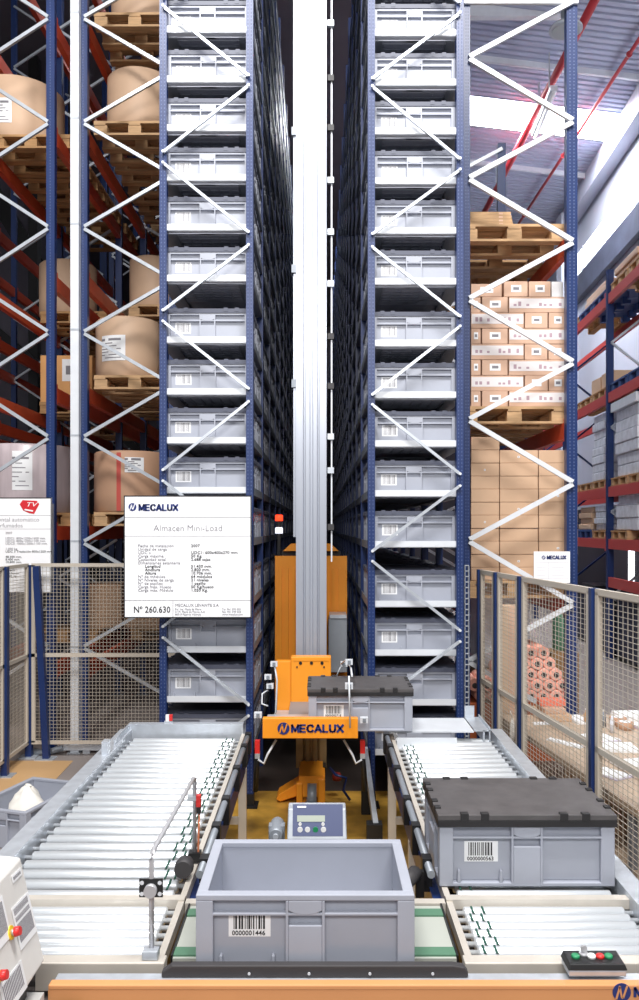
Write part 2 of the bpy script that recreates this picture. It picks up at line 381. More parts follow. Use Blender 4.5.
# white bag in it
t = thing('plastic_bag', 'crumpled white bag inside the open tote on the floor', 'bag', (-1.83,4.93,.02))
b = M(); cx, cy = -1.805, 5.0; n = 26; rings = []
for j, (r, z) in enumerate(((.14,.02),(.165,.06),(.16,.12),(.135,.17),(.09,.215),(.045,.25),(.012,.272))):
    for k in range(n):
        a = 2*math.pi*k/n; q = r*.72*(1+.12*math.sin(3*a+j)+.06*math.sin(7*a+2*j)); b.v.append((cx+q*math.cos(a), cy+q*math.sin(a), z+.012+.008*math.sin(5*a+j)))
for j in range(6):
    for k in range(n): b.f.append([j*n+k, j*n+(k+1)%n, (j+1)*n+(k+1)%n, (j+1)*n+k]); b.m.append(0); b.sm.append(True)
b.f.append([6*n+k for k in range(n)]); b.m.append(0); b.sm.append(True); b.f.append(list(range(n))); b.m.append(0); b.sm.append(False)
b.build('bag_body', BAGW, t); M().tube([(cx,cy,.268),(cx+.006,cy,.285)], .009, 8, r1=.02).build('knot', BAGW, t)

# ------------------------------------------------------------------ mini-load racks
YF = 5.42; YT = 5.50                     # front frame, front of the first totes
LEV = [750,700,650,601,541,490,440,391,339,277,226,176,126,77,27,-23,-73,-123,-173,-223,-273]
ZL = [PZ(y, YF) for y in LEV]
MOD, NMOD = .93, 28
YEND = YF+MOD*NMOD
ZTOP = ZL[-1]+.4
def rack(side, x0, x1, nodes, dz):
    lab = {'l': 'tall blue shelving tower of grey totes left of the crane mast', 'r': 'tall blue shelving tower of grey totes right of the crane mast'}[side]
    t = thing('storage_rack', lab, 'rack', ((x0+x1)/2, YF, 0), 0, 'tote racks beside the crane aisle')
    w = .048
    for k in range(NMOD+1):
        y = YF+k*MOD
        for x in (x0, x1-w):
            if k == 0:
                b = M().box(x, x+w, y, y+.06, .012, ZTOP)
                for hx in (.010, .032): b.box(x+hx, x+hx+.006, y-.0012, y, .02, ZTOP, 1)
                p = b.build('upright', [BLUE, HOLES], t)
                M().box(x-.03, x+w+.03, y-.04, y+.1, 0, .012).build('foot_plate', BLACK, p)
                M().box(x-.005, x+w+.005, y-.006, y+.066, .012, .09).build('foot_shoe', BLACK, p)
            else: M().box(x, x+w, y, y+.06, 0, ZTOP).build('upright', BLUED, t)
    # zigzag bracing of the end frame
    for (a, ya, c, yc) in nodes:
        p = Vector(((x0+w*.6) if a == 'l' else x1-w*.6, YF-.012, PZ(ya, YF))); q = Vector(((x0+w*.6) if c == 'l' else x1-w*.6, YF-.012, PZ(yc, YF)))
        br = M().bar(p, q, .0185, .018, up=(0,1,0)).build('diagonal_brace', GALV, t)
        bl = M()
        for s in (p, q): bl.lathe([(.009,0),(.009,-.012)], s+Vector((0,-.008,0)), 10, axis='y')
        bl.build('bolt', BRIGHT, br)
    for z in ZL:
        z += dz
        b = M().box(x0+w, x1-w, YF+.022, YF+.026, z-.04, z).box(x0+w, x1-w, YF+.026, YF+.072, z-.044, z-.04)
        b.build('front_beam', BRIGHT, t)
    b = [M(), M()]
    for z in ZL:
        z += dz
        for xa, sg in ((x0+.004, 1), (x1-.004, -1)):
            M().box(xa, xa+sg*.1, YF+.07, YEND, z-.053, z-.048).box(xa, xa+sg*.004, YF+.07, YEND, z-.048, z-.0).build('support_rail', GREYM, t)
    return t
LX0, LX1 = -1.075, -.447; RX0, RX1 = .320, .962
ln = [('r',-70,'l',-2),('l',8,'r',77),('r',87,'l',153),('l',164,'r',233),('r',246,'l',311),('l',322,'r',389),('r',402,'l',470),('l',481,'r',547),('r',559,'l',626),('l',637,'r',704),('r',715,'l',782)]
rn = [('l',-68,'r',4),('r',15,'l',80),('l',88,'r',160),('r',171,'l',235),('l',248,'r',317),('r',327,'l',395),('l',405,'r',474),('r',486,'l',551),('l',561,'r',630),('r',641,'l',706),('l',717,'r',785)]
DZL = .022
rl = rack('l', LX0, LX1, ln, DZL); rr = rack('r', RX0, RX1, rn, 0)
# cable ladder on the right tower
b = M(); 
for x in (.972, .998): b.box(x, x+.004, YF+.02, YF+.06, .3, PZ(566,YF))
for k in range(36): b.box(.972, 1.0, YF+.02, YF+.03, .32+k*.037, .326+k*.037)
b.build('cable_tray', GALV, rr)
# totes in the racks: front ones full, then the ones seen down the aisle
ORD = ['lowest','second','third','fourth','fifth','sixth','seventh','eighth','ninth','tenth','eleventh','twelfth','thirteenth','fourteenth','fifteenth','topmost']
proto = make_tote('x', (0,0,-50), 0, False, None, name='storage_tote', bevel=0)
lbm = barcode(M(), -.222, -.115, .08, .155, -.2+.0198, 5, False).build('barcode_label', [PAPER, INKG], proto, True)
lid_mesh(.217).build('lid', [LIDR, LIDR], proto, True)
single = M(); a = tote_mesh(1); single.v, single.f, single.m, single.sm = a.v, a.f, a.m, a.sm
lm = lid_mesh(.217); n0 = len(single.v); single.v += lm.v; single.f += [[n0+i for i in f] for f in lm.f]; single.m += [1]*len(lm.f); single.sm += lm.sm
sp = single.build('storage_tote', [TOTE, LIDR]); tag(sp, 'x', 'storage box')
count = 0; seen = set()
for side, x0, x1, dz in (('left', LX0, LX1, DZL), ('right', RX0, RX1, 0)):
    xc = (x0+x1)/2
    for li in range(16):
        z = ZL[li]+dz-.044
        dup(proto, (xc+random.uniform(-.004,.004), YT+.2, z), 0, 'lidded grey tote, %s shelf %s, front of the %s rack' % (ORD[li], 'up' if 0 < li < 15 else 'in view', side), 'totes at the front of the %s rack' % side)
        for c in range(1, 9):
            m_, h_ = divmod(c, 2)
            y = YF+m_*MOD+.08+.2+h_*.425
            o = sp.copy(); C.objects.link(o); o.location = (xc, y, z)
            o['label'] = 'lidded grey tote on the %s shelf down the aisle of the %s rack' % (ORD[li], side); o['group'] = 'totes down the aisle, %s rack, %s shelf' % (side, ORD[li])
            seen.add((side, li, c))
def drop(o):
    KIDS.pop(o.name, None)
    for ch in [x for x in bpy.data.objects if x.parent == o]: drop(ch)
    bpy.data.objects.remove(o)
drop(proto); drop(sp)
b = M()
for side, x0, x1, dz in (('left', LX0, LX1, DZL), ('right', RX0, RX1, 0)):
    xc = (x0+x1)/2
    for li in range(21):
        z = ZL[li]+dz-.044
        for c in range(0, NMOD*2):
            if (side, li, c) in seen or (c == 0 and li < 16): continue
            m_, h_ = divmod(c, 2); y = YF+m_*MOD+.28+h_*.425
            b.box(xc-.29, xc+.29, y-.19, y+.19, z, z+.2).box(xc-.3, xc+.3, y-.2, y+.2, z+.2, z+.222).box(xc-.304, xc+.304, y-.204, y+.204, z+.222, z+.246, 1)
            for sx in (-1, 1):
                for yy in (-.2, .16): b.box(xc+sx*.3, xc+sx*.29, y+yy, y+yy+.04, z, z+.2)
o = b.build('stored_totes', [TOTE, LIDR]); tag(o, 'mass of grey lidded totes filling the far depth of both racks', 'storage boxes', kind='stuff')

# ------------------------------------------------------------------ stacker crane
MY = 5.8; MX = -.0625
t = thing('stacker_crane', 'orange stacker crane with tall aluminium mast between the two tote racks', 'crane', (MX, MY, 0))
mw = PX(329.5,MY)-PX(294.5,MY)
x0, x1 = PX(296,MY), PX(326.5,MY)
g = [x0, x0+.052, x0+.060, x0+.118, x0+.126, x0+.145, x0+.152, x0+.172, x0+.18, x1]
poly = [(x0,MY),(x0+.05,MY),(x0+.055,MY+.02),(x0+.063,MY+.02),(x0+.068,MY),(x0+.098,MY),(x0+.103,MY+.01),(x0+.118,MY+.01),(x0+.123,MY),(x0+.150,MY),(x0+.155,MY+.02),(x0+.163,MY+.02),(x0+.168,MY),(x1,MY),(x1,MY+.26),(x0,MY+.26)]
zt = 9.6; zcut = PZ(700,MY)
M().prism(poly, zcut, zt, 'z').build('mast', ALU, t)
M().prism(poly, PZ(768,MY), zcut, 'z').build('mast_base', ALUD, t)
M().box(x0-.02, x0-.001, MY+.03, MY+.2, PZ(537,MY), zt).build('guide_rail', ALU, t)
b = M().box(PX(331,MY), PX(332.4,MY), MY+.05, MY+.08, PZ(562,MY), zt)
b.build('cable_channel', BRIGHT, t)
for py in (20,75,125,178,230,282,335,385,436,470,527): M().box(PX(327.5,MY), PX(334,MY), MY+.03, MY+.06, PZ(py+3,MY), PZ(py-3,MY)).build('cable_clip', RUBBER if py % 2 else GALV, t)
for py in (130, 268, 383): M().box(PX(291.5,MY), PX(296,MY), MY+.01, MY+.05, PZ(py+4,MY), PZ(py-4,MY)).build('mast_bracket', GREYM, t)
# orange guard behind
gy = 6.35; b = M(); gx0, gx1 = PX(275,gy), PX(347,gy)
b.box(gx0, gx1, gy, gy+.05, PZ(700,gy), PZ(556,gy))
k = 0; x = gx0+.03
while x < gx1-.03:
    b.box(x, x+.024, gy-.014, gy, PZ(700,gy), PZ(568,gy)); x += .052
b.build('guard_panel', ORANGED, t)
M().hexa([(PX(283,gy),gy,PZ(551,gy)),(PX(338.5,gy),gy,PZ(551,gy)),(PX(338.5,gy),gy+.3,PZ(551,gy)),(PX(283,gy),gy+.3,PZ(551,gy)),(PX(290.5,gy),gy,PZ(544,gy)),(PX(331,gy),gy,PZ(544,gy)),(PX(331,gy),gy+.3,PZ(544,gy)),(PX(290.5,gy),gy+.3,PZ(544,gy))]).build('guard_cap', ORANGED, t)
M().box(gx0+.05, gx1-.05, gy+.05, gy+.26, PZ(556,gy), PZ(551,gy)).build('guard_gap', BLACK, t)
cb = M().box(PX(328.5,6.1), PX(347,6.1), 6.08, 6.3, PZ(672,6.1), PZ(619,6.1)).build('control_cabinet', GREYM, t, bevel=.004)
M().box(PX(329.5,6.1), PX(346.5,6.1), 6.07, 6.3, PZ(618,6.1), PZ(614.5,6.1)).build('cabinet_lid', GALV, cb)
for py, m_, n_ in ((518,REDL,'red_lamp'),(530.5,WHTL,'white_lamp')):
    q = P(279,py,6.6); M().lathe([(.031,-.024),(.031,.02),(.025,.026)], q, 16).build(n_, m_, t)
M().box(PX(277.5,6.6), PX(280.5,6.6), 6.59, 6.61, PZ(575,6.6), PZ(515,6.6)).build('lamp_post', BLACK, t)
# carriage
cy_ = 5.5
pl = M().box(PX(291,cy_), PX(331,cy_), cy_, cy_+.09, PZ(711,cy_), PZ(657,cy_)).build('carriage_plate', ORANGE, t, bevel=.004)
b = M()
for px, py in ((300.5,663),(311.5,663),(322,663),(297,667),(297,704),(325,704),(324,667)): b.lathe([(.011 if py < 665 else .006,-.004),(.011 if py < 665 else .006,0)], P(px,py,cy_), 12, axis='y')
b.build('bolt_holes', BLACK, pl)
M().box(PX(293,cy_), PX(329,cy_), cy_-.003, cy_, PZ(661,cy_), PZ(658,cy_)).build('plate_lip', ORANGE, pl)
M().box(PX(276,cy_), PX(291,cy_), cy_+.02, cy_+.1, PZ(714,cy_), PZ(662,cy_)).build('side_plate', ORANGE, t, bevel=.003)
M().box(PX(275,5.3), PX(306,5.3), 5.25, 5.5, PZ(722,5.3), PZ(717,5.3)).build('carriage_arm', GALV, t)
M().box(-.33, .2, 4.7, 5.12, .672, .692).build('carriage_deck', GALV, t)
M().box(-.2, .06, 5.12, MY, .66, .69).build('deck_support', GREYM, t)
M().box(PX(374,4.8), .893, 4.7, 5.03, PZ(732.4,4.67)-.009, PZ(732.4,4.67)-.001).build('telescopic_fork', BRIGHT, t)
yb = 4.56; bm_ = M().box(PX(262.5,yb), PX(358,yb), yb, yb+.05, PZ(738.5,yb), PZ(718.5,yb)).build('front_beam', ORANGE, t, bevel=.003)
heavy('MECALUX', PX(291.5,yb), PZ(732.6,yb), PZ(724.2,yb)-PZ(732.6,yb), yb-.0015, INKB, bm_, PX(343.5,yb)-PX(291.5,yb), 'lettering')
logo(PX(283.5,yb), PZ(728.4,yb), .034, yb-.0015, INKB, bm_, ORANGE)
# sensors, brackets and cables
for i, (px, py, d) in enumerate(((274,664,5.2),(268,677,5.2),(270,686,5.2),(258,715,4.7),(349,686,4.55),(349,662,5.0),(364,720,4.6),(344,664,5.3))):
    q = P(px,py,d); bs = M().box(q.x-.022, q.x+.022, q.y-.012, q.y+.02, q.z-.016, q.z+.016).build('sensor_bracket', BRIGHT, t)
    M().box(q.x-.008, q.x+.01, q.y-.024, q.y-.012, q.z-.01, q.z+.012).build('sensor_eye', GREYM, bs)
for pts, r in (([(274,662,5.2),(277,680,5.2),(276,712,5.2),(274,716,5.2)],.006), ([(349,676,4.52),(349.5,700,4.52),(350,728,4.52)],.005), ([(341,664,5.3),(346,660,5.2),(351,668,5.0),(352,676,4.7)],.006), ([(268,690,5.2),(262,694,5.2),(262,704,5.1),(268,706,5.1)],.005), ([(336,678,5.3),(340,668,5.3),(345,662,5.3)],.005)):
    M().tube([P(*p) for p in pts], r, 6).build('sensor_cable', BRIGHT, t)
for px in (257.5, 362.5):
    q = P(px, 745, 4.75); sg = 1 if px < 300 else -1
    s_ = M().box(q.x-.014, q.x+.014, q.y-.02, q.y+.02, q.z-.045, q.z+.028).build('limit_switch', RED, t)
    M().box(q.x-.014, q.x+.014, q.y-.022, q.y+.022, q.z-.075, q.z-.045).build('switch_body', GALV, s_)
    M().tube([q+Vector((sg*.005,-.02,-.08)), q+Vector((sg*.04,-.03,-.1)), q+Vector((sg*.06,-.02,-.05)), q+Vector((sg*.11,-.0,.03))], .007, 6).build('switch_cable', BRIGHT, s_)
    M().tube([q+Vector((0,.02,-.07)), q+Vector((-sg*.01,.04,-.16)), q+Vector((-sg*.02,.1,-.3))], .016, 8).build('hanging_hose', BLACK, s_)
# travelling base on its rail
zr = .05
M().box(-.14, .02, 5.45, 6.6, .06, .2).build('base_frame', ORANGED, t)
b = M().box(PX(299,5.6), PX(325,5.6), 5.5, 5.72, PZ(803,5.6), PZ(771,5.6)); b.box(PX(297,5.6),PX(303,5.6),5.44,5.5,PZ(801,5.6),PZ(776,5.6)).box(PX(318,5.6),PX(325,5.6),5.44,5.5,PZ(801,5.6),PZ(772,5.6))
b.prism([(PX(299,5.6),PZ(778,5.6)),(PX(299,5.6),PZ(791,5.6)),(PX(281,5.6),PZ(797,5.6)),(PX(277,5.6),PZ(795,5.6)),(PX(279,5.6),PZ(790,5.6))], 5.5, 5.66, 'y')
b.build('base_shoe', ORANGE, t, bevel=.006)
M().lathe([(.075,-.03),(.075,.03)], P(312,795,5.42), 20, axis='x').build('wheel', GREYM, t)
M().box(PX(300,5.7), PX(326,5.7), 5.68, 5.78, PZ(774,5.7), PZ(766,5.7)).build('grease_tray', BLACK, t)
M().lathe([(.03,0),(.035,.03),(.02,.05)], P(337,780,5.6), 14).build('red_sensor', mat('dark_red', (120,34,30), .5), t)
M().tube([P(330,768,5.6),P(336,775,5.5),P(346,778,5.5),P(343,790,5.5),P(350,800,5.5)], .01, 6).build('base_cable', BLUE, t)
t = thing('floor_rail', 'low steel running rail on the yellow floor under the crane', 'rail', (-.06,5,0))
M().box(-.1,-.02,4.6,22,.004,.016).box(-.07,-.05,4.6,22,.016,.05).box(-.09,-.03,4.6,22,.05,.06).build('rail_section', GREYM, t)
for y in (4.7,5.3): M().box(-.16,.04,y,y+.06,.004,.012).build('rail_clamp', BLACK, t)
t = thing('guide_post', 'pale angled buffer rail at the foot of the right tower', 'rail', (.3,4.9,0))
M().bar((PX(365,5.3),5.3,.42), (PX(375,4.75),4.7,.14), .03, .05).build('buffer_bar', GALV, t); M().box(.27,.36,4.66,4.74,.004,.16).build('buffer_foot', BLACK, t); M().box(.27,.33,5.27,5.33,.004,.42).build('buffer_post', BLACK, t)

# ------------------------------------------------------------------ roller conveyors
def conveyor(side, xa, xb, label, inner):
    """lane of rollers from the picking front (y 2.3) to the rack; xa outer edge of frame, inner = +1 if its aisle side is at larger x"""
    xin = xb if inner > 0 else xa; xout = xa if inner > 0 else xb
    t = thing('roller_conveyor', label, 'conveyor', ((xa+xb)/2, 3.5, 0))
    lo, hi = min(xa,xb)+.05, max(xa,xb)-.05
    y = 2.745; n = 0
    proto_r = None
    ys = [2.345+.049*i for i in range(7)] + [2.76+.083*i for i in range(25)]
    for y in ys:
        rad = .0205 if y < 2.7 else .0225
        b = M().lathe([(.008,lo-.028),(.008,lo+.0),(rad-.003,lo+.001),(rad,lo+.006),(rad,hi-.006),(rad-.003,hi-.001),(.008,hi),(.008,hi+.028)], (0,y,ZC-rad), 14, axis='x')
        b.build('roller', ROLLER, t)
    # side frames
    o1 = xout; s = -1 if inner > 0 else 1
    M().box(o1, o1-s*.022, 2.3, 4.86, ZC-.12, ZC+.03).box(o1, o1+s*.05, 2.3, 4.86, ZC+.018, ZC+.03).box(o1+s*.05, o1+s*.046, 2.3, 4.86, ZC-.04, ZC+.018).build('outer_frame', GALV, t)
    M().box(xin, xin-(-s)*.02, 2.3, 4.84, ZC-.03, ZC+.006).build('inner_rail', RAIL, t)
    M().box(xin, xin-s*.03, 2.72, 4.84, ZC-.13, ZC-.032).build('inner_frame', BLUE, t)
    gr = M().tube([(xin-s*.034,2.78,ZC+.045),(xin-s*.034,4.67,ZC+.045)], .014, 10).build('guide_rod', GREYM, t)
    for y in (2.86, 3.18, 3.5, 3.95, 4.35, 4.6):
        M().box(xin-s*.02, xin-s*.054, y, y+.05, ZC-.05, ZC+.066).build('rod_clamp', BLACK, gr)
    # plate closing the frame under the rollers
    M().box(lo, hi, 2.3, 4.84, ZC-.125, ZC-.118).build('under_tray', TRAYD, t)
    # round drive belts between neighbouring rollers
    for off in (.05, .085):
        xx = xin+s*off+s*.02
        for bed in (0, 1):
            b = M(); yy = [v for v in ys if (v > 2.7) == bool(bed)]
            if inner > 0 and not bed: continue
            for i, (a, c) in enumerate(zip(yy, yy[1:])):
                w = .006 if i % 2 else -.006
                b.tube([(xx+w,a,ZC+.001),(xx+w,c,ZC+.001)], .0038, 5, cap=False)
            b.build('drive_belt', OBELT, t)
    # crossbar dividing the two roller beds
    M().box(min(xa,xb)-.0, max(xa,xb)+.0, 2.665, 2.70, ZC-.02, ZC+.012).build('crossbar', RAIL, t)
    for y in (2.5, 3.5, 4.55):
        for x in (xin-s*.01, xout):
            l = M().box(x-.022, x+.022, y, y+.04, .01, ZC-.12).build('leg', RAIL, t)
            M().box(x-.04, x+.04, y-.02, y+.06, .004, .012).build('foot', GREYM, l)
        M().box(min(xa,xb), max(xa,xb), y+.01, y+.03, .2, .24).build('leg_brace', RAIL, t)
    return t
cl_ = conveyor('l', -1.146, -.447, 'long roller conveyor left of the open tote, running to the rack', 1)
cr_ = conveyor('r', .416, 1.04, 'roller conveyor right of the open tote, carrying a lidded tote', -1) if False else conveyor('r', .416, 1.04, 'roller conveyor right of the open tote, carrying a lidded tote', -1)
# end stops at the rack
M().box(-1.146,-.46,4.84,4.848,ZC-.03,PZ(724,4.84)).box(-1.146,-.46,4.848,4.885,PZ(724,4.84)-.006,PZ(724,4.84)).box(-1.146,-1.138,4.5,4.84,ZC+.03,PZ(724,4.84)).build('end_stop', GALV, cl_)
M().box(-1.16,-1.128,4.3,4.36,ZC,ZC+.1).build('stop_bracket', GALV, cl_)
M().box(.52,.94,5.06,5.068,PZ(731,5.06),PZ(721,5.06)).box(.52,.94,5.068,5.1,PZ(721,5.06)-.006,PZ(721,5.06)).build('end_stop', BRIGHT, cr_)
M().box(PX(397,4.6),PX(457,4.6),4.6,4.607,PZ(751,4.6),PZ(738,4.6)).build('front_plate', BRIGHT, cr_)
M().box(.95,.96,4.72,5.05,PZ(738,4.8),PZ(727,4.8)).box(.90,.96,5.04,5.05,PZ(727,4.8),PZ(711,4.9)).box(.90,.99,4.72,5.05,PZ(724,4.9),PZ(724,4.9)+.008).box(.985,.993,4.72,5.05,PZ(740,4.8),PZ(724,4.8)).build('corner_bracket', GALV, cr_)
for px, py, d in ((172,716,5.0),(398,714,5.2)):
    q = P(px,py,d); t = thing('photo_sensor', 'small white and red photo sensor at the end of the %s conveyor' % ('left' if px < 300 else 'right'), 'sensor', (q.x,q.y,PZ(724,4.84)))
    z0 = (PZ(724,4.84) if px < 300 else PZ(721,5.06)); yy = 4.865 if px < 300 else 5.085
    M().box(q.x-.012,q.x+.008,yy-.01,yy+.01,z0,z0+.05).build('stem', WHT, t); M().box(q.x+.01,q.x+.028,yy-.012,yy+.012,z0+.015,z0+.05).build('eye', RED, t); M().box(q.x-.02,q.x+.03,yy-.012,yy+.012,z0,z0+.012).build('bracket', GALV, t)

# ------------------------------------------------------------------ picking front: transfer bed, front beam, panel
t = thing('picking_station', 'orange fronted belt transfer bed under the open tote', 'conveyor', (0,2.35,0))
M().box(-.425,.394,2.335,2.66,ZC-.06,ZC-.006).build('slide_bed', BELT, t)
for y in (2.345, 2.585):
    M().box(-.425,.394,y,y+.045,ZC-.006,ZC-.0005).build('transfer_belt', GREEN, t)
M().box(-.431,-.426,2.335,2.66,ZC-.06,ZC+.003).build('edge_strip', BLACK, t); M().box(.395,.400,2.335,2.66,ZC-.06,ZC+.003).build('edge_strip', BLACK, t)
M().box(-.445,.414,2.665,2.70,ZC-.06,ZC+.0).build('rear_rail', RAIL, t)
YP = 2.13
for x0_, x1_ in ((-.79,-.432),(.402,1.12)): M().box(x0_,x1_,2.245,2.29,ZC-.05,.664).build('front_rail', RAIL, t, bevel=.003)
M().box(-.715,1.12,2.16,2.212,ZC-.05,.655).build('lower_rail', GALV, t, bevel=.003)
M().prism([(-.428,.656),(-.428,.67),(-.40,.688),(.36,.688),(.39,.683),(.40,.67),(.40,.656)], 2.186, 2.212, 'y').build('stop_strip', RUBBER, t, bevel=.003)
b = M()
for px in (249,309,370,433): b.lathe([(.004,-.002),(.004,.0)], (PX(px,2.18), 2.185, .668), 10, axis='y')
b.build('screw', BRIGHT, t)
fp = M().box(-.715,1.12,YP,2.145,.1,.655).build('front_panel', PANEL, t)
M().box(-.715,1.12,YP-.001,2.158,.655,.668).build('panel_lip', PANEL, t, bevel=.003)
heavy('MECALUX', PX(634,YP), PZ(997,YP), .027, YP-.0015, INKB, fp, .2, 'lettering')
logo(PX(621.5,YP), PZ(992,YP), .024, YP-.0015, INKB, fp, PANEL)
M().prism([(-.69,.59),(-.635,.59),(-.628,.612),(-.64,.626),(-.682,.626),(-.695,.612)], 2.1, YP, 'y').build('socket', BLACK, fp)
for x in (-.69, 1.05):
    M().box(x-.02,x+.03,2.15,2.21,0,ZC-.05).build('leg', GREYM, t)
# sensor gantry over the left bed
xq, y1, y2 = PX(151.5,2.28), 2.28, 2.98; zq = PZ(853,2.28)
t = thing('sensor_gantry', 'bent steel tube arch with reflector over the left rollers', 'sensor stand', (xq,2.28,ZC))
M().tube([(xq,y1,.67),(xq,y1,zq-.02),(xq,y1+.006,zq-.006),(xq+.001,y1+.02,zq),(xq+.012,y2-.02,zq),(xq+.013,y2-.004,zq-.006),(xq+.013,y2,zq-.02),(xq+.013,y2,ZC+.02)], .0075, 10).build('tube_arch', STEEL, t)
M().box(xq-.022,xq+.022,y1-.025,y1+.008,.665,.69).build('foot', GALV, t, bevel=.003)
rf = M().box(xq-.033,xq+.033,y1-.008,y1-.002,PZ(896,2.28),PZ(878,2.28)).build('reflector_plate', BLACK, t)
b = M()
for sx in (-.025,.025):
    for sz in (881.5, 892.5): b.lathe([(.006,-.001),(.006,.0)], (xq+sx,y1-.009,PZ(sz,2.28)), 8, axis='y')
b.build('hole', BRIGHT, rf)
M().lathe([(.018,-.016),(.018,.012)], (xq,y1-.008,PZ(888.5,2.28)), 16, axis='y').build('clamp', STEEL, t)
M().box(xq-.012,xq+.02,y2-.012,y2+.012,PZ(800,2.98),PZ(796,2.98)).build('sensor_clip', GALV, t)
se = M().box(xq+.02,xq+.036,y2-.012,y2+.012,PZ(806,2.98),PZ(795,2.98)).build('sensor', RED, t); M().box(xq+.022,xq+.036,y2-.01,y2+.01,PZ(813,2.98),PZ(806,2.98)).build('plug', BLACK, se)
M().tube([(xq+.03,y2,PZ(813,2.98)),(xq+.028,y2,PZ(830,2.98)),(xq+.027,y2-.005,PZ(850,2.98)),(xq+.027,y2,ZC+.03)], .004, 6).build('cable', mat('cable_orange', (214,130,92), .5), t)
M().box(xq-.008,xq+.036,y2-.02,y2+.02,ZC+.012,ZC+.045).build('base_clamp', BLACK, t)
M().lathe([(.03,-.01),(.034,.02),(.03,.05)], (xq-.002,y2-.16,ZC+.047), 14, axis='y').build('bumper', RUBBER, t)
t = thing('bumper_arm', 'dark rubber bumper arm between the open tote and right conveyor', 'bumper', (.36,2.74,ZC))
M().tube([(.332,2.83,ZC+.03),(.29,2.75,ZC+.03)], .026, 12).build('rubber_sleeve', RUBBER, t); M().box(.335,.365,2.835,2.86,ZC-.06,ZC+.03).build('mount', BLACK, t)
# weighing indicator
d = 2.86; t = thing('weighing_indicator', 'grey weighing display with blue keypad behind the open tote', 'scale display', (PX(317,d),d,ZC))
xa, xb = PX(287,d), PX(347,d); za, zb = PZ(840,d), PZ(808,d+.04); tl = .035
def face(px, py, off=0.):      # a point on its sloped face
    z = PZ(py,d); return Vector((PX(px,d), d+(z-za)/(zb-za)*tl-off, z))
hs = M().hexa([(xa,d,za),(xb,d,za),(xb,d+.08,za),(xa,d+.08,za),(xa+.003,d+tl,zb),(xb-.003,d+tl,zb),(xb-.003,d+.1,zb),(xa+.003,d+.1,zb)]).build('housing', GALV, t, bevel=.004)
def plate(b, p0, p1, o, mi=0):
    a, c = face(p0[0],p1[1],o), face(p1[0],p1[1],o); e, f = face(p1[0],p0[1],o), face(p0[0],p0[1],o); k = Vector((0,.0012,0)); return b.hexa([a,c,c+k,a+k,f,e,e+k,f+k], mi)
kp = plate(M(), (292.5,808), (343,836.5), .0015).build('keypad', SCREEN, t)
plate(M(), (297,818), (325,823.5), .003).build('display', LCD, kp)
plate(M(), (297,809.5), (306,811), .003).build('maker_mark', PAPER, kp)
for i, px in enumerate((300,307.5,315.5,323.5)):
    q = face(px,830.5,.003); M().lathe([(.0095,-.002),(.0095,.002)], q, 14, axis='y').build('key', GRN if i == 2 else WHT, kp)
for px in (300, 323): M().lathe([(.006,-.002),(.006,.002)], face(px,825.7,.003), 10, axis='y').build('key', WHT, kp)
M().tube([(PX(317,d),d+.06,.004),(PX(317,d),d+.06,za+.01)], .018, 10).build('stand', STEEL, t); M().box(PX(317,d)-.1,PX(317,d)+.1,d-.03,d+.15,.004,.016).build('base_plate', GREYM, t)
t = thing('drive_motor', 'small grey round gear motor left of the weighing display', 'motor', (PX(272,2.95),2.97,.4))
q = P(276,834,2.92); M().lathe([(.022,-.02),(.026,0),(.026,.1),(.02,.12)], q, 18, axis='y').build('motor_housing', GREYM, t); M().box(q.x-.028,q.x+.03,q.y+.02,q.y+.06,.004,q.z+.02).build('bracket', GREYM, t); M().lathe([(.01,-.03),(.01,-.02)], q, 12, axis='y').build('shaft_cap', GALV, t)
# push-button box at the right of the front rail
t = thing('push_button_box', 'black and grey push button box on the front rail at right', 'control box', (PX(592,2.2),2.24,.669))
xa, xb = PX(565,2.2), PX(622,2.2); z0 = .6695
M().box(xa,xb,2.165,2.235,z0,z0+.018).build('box_base', GALV, t, bevel=.004)
cv = M().hexa([(xa-.002,2.163,z0+.018),(xb+.002,2.163,z0+.018),(xb+.002,2.237,z0+.018),(xa-.002,2.237,z0+.018),(xa+.004,2.168,z0+.033),(xb-.004,2.168,z0+.033),(xb-.004,2.234,z0+.036),(xa+.004,2.234,z0+.036)]).build('box_cover', BLACK, t, bevel=.002)
for px, m_, n_ in ((575.5,GRN,'green_button'),(591.5,WHT,'white_button'),(600,RED,'red_button'),(608.5,GRN,'pale_green_button')):
    M().lathe([(.0115,0),(.0115,.006),(.009,.009)], (PX(px,2.2),2.2,z0+.0335), 16).build(n_, m_, cv)
M().lathe([(.012,0),(.012,.008)], (PX(582.5,2.22),2.212,z0+.0335), 14).build('key_switch', STEEL, cv); M().lathe([(.009,-.003),(.009,.003)], (PX(583,2.22),2.212,z0+.052), 14, axis='y').build('key', STEEL, cv)
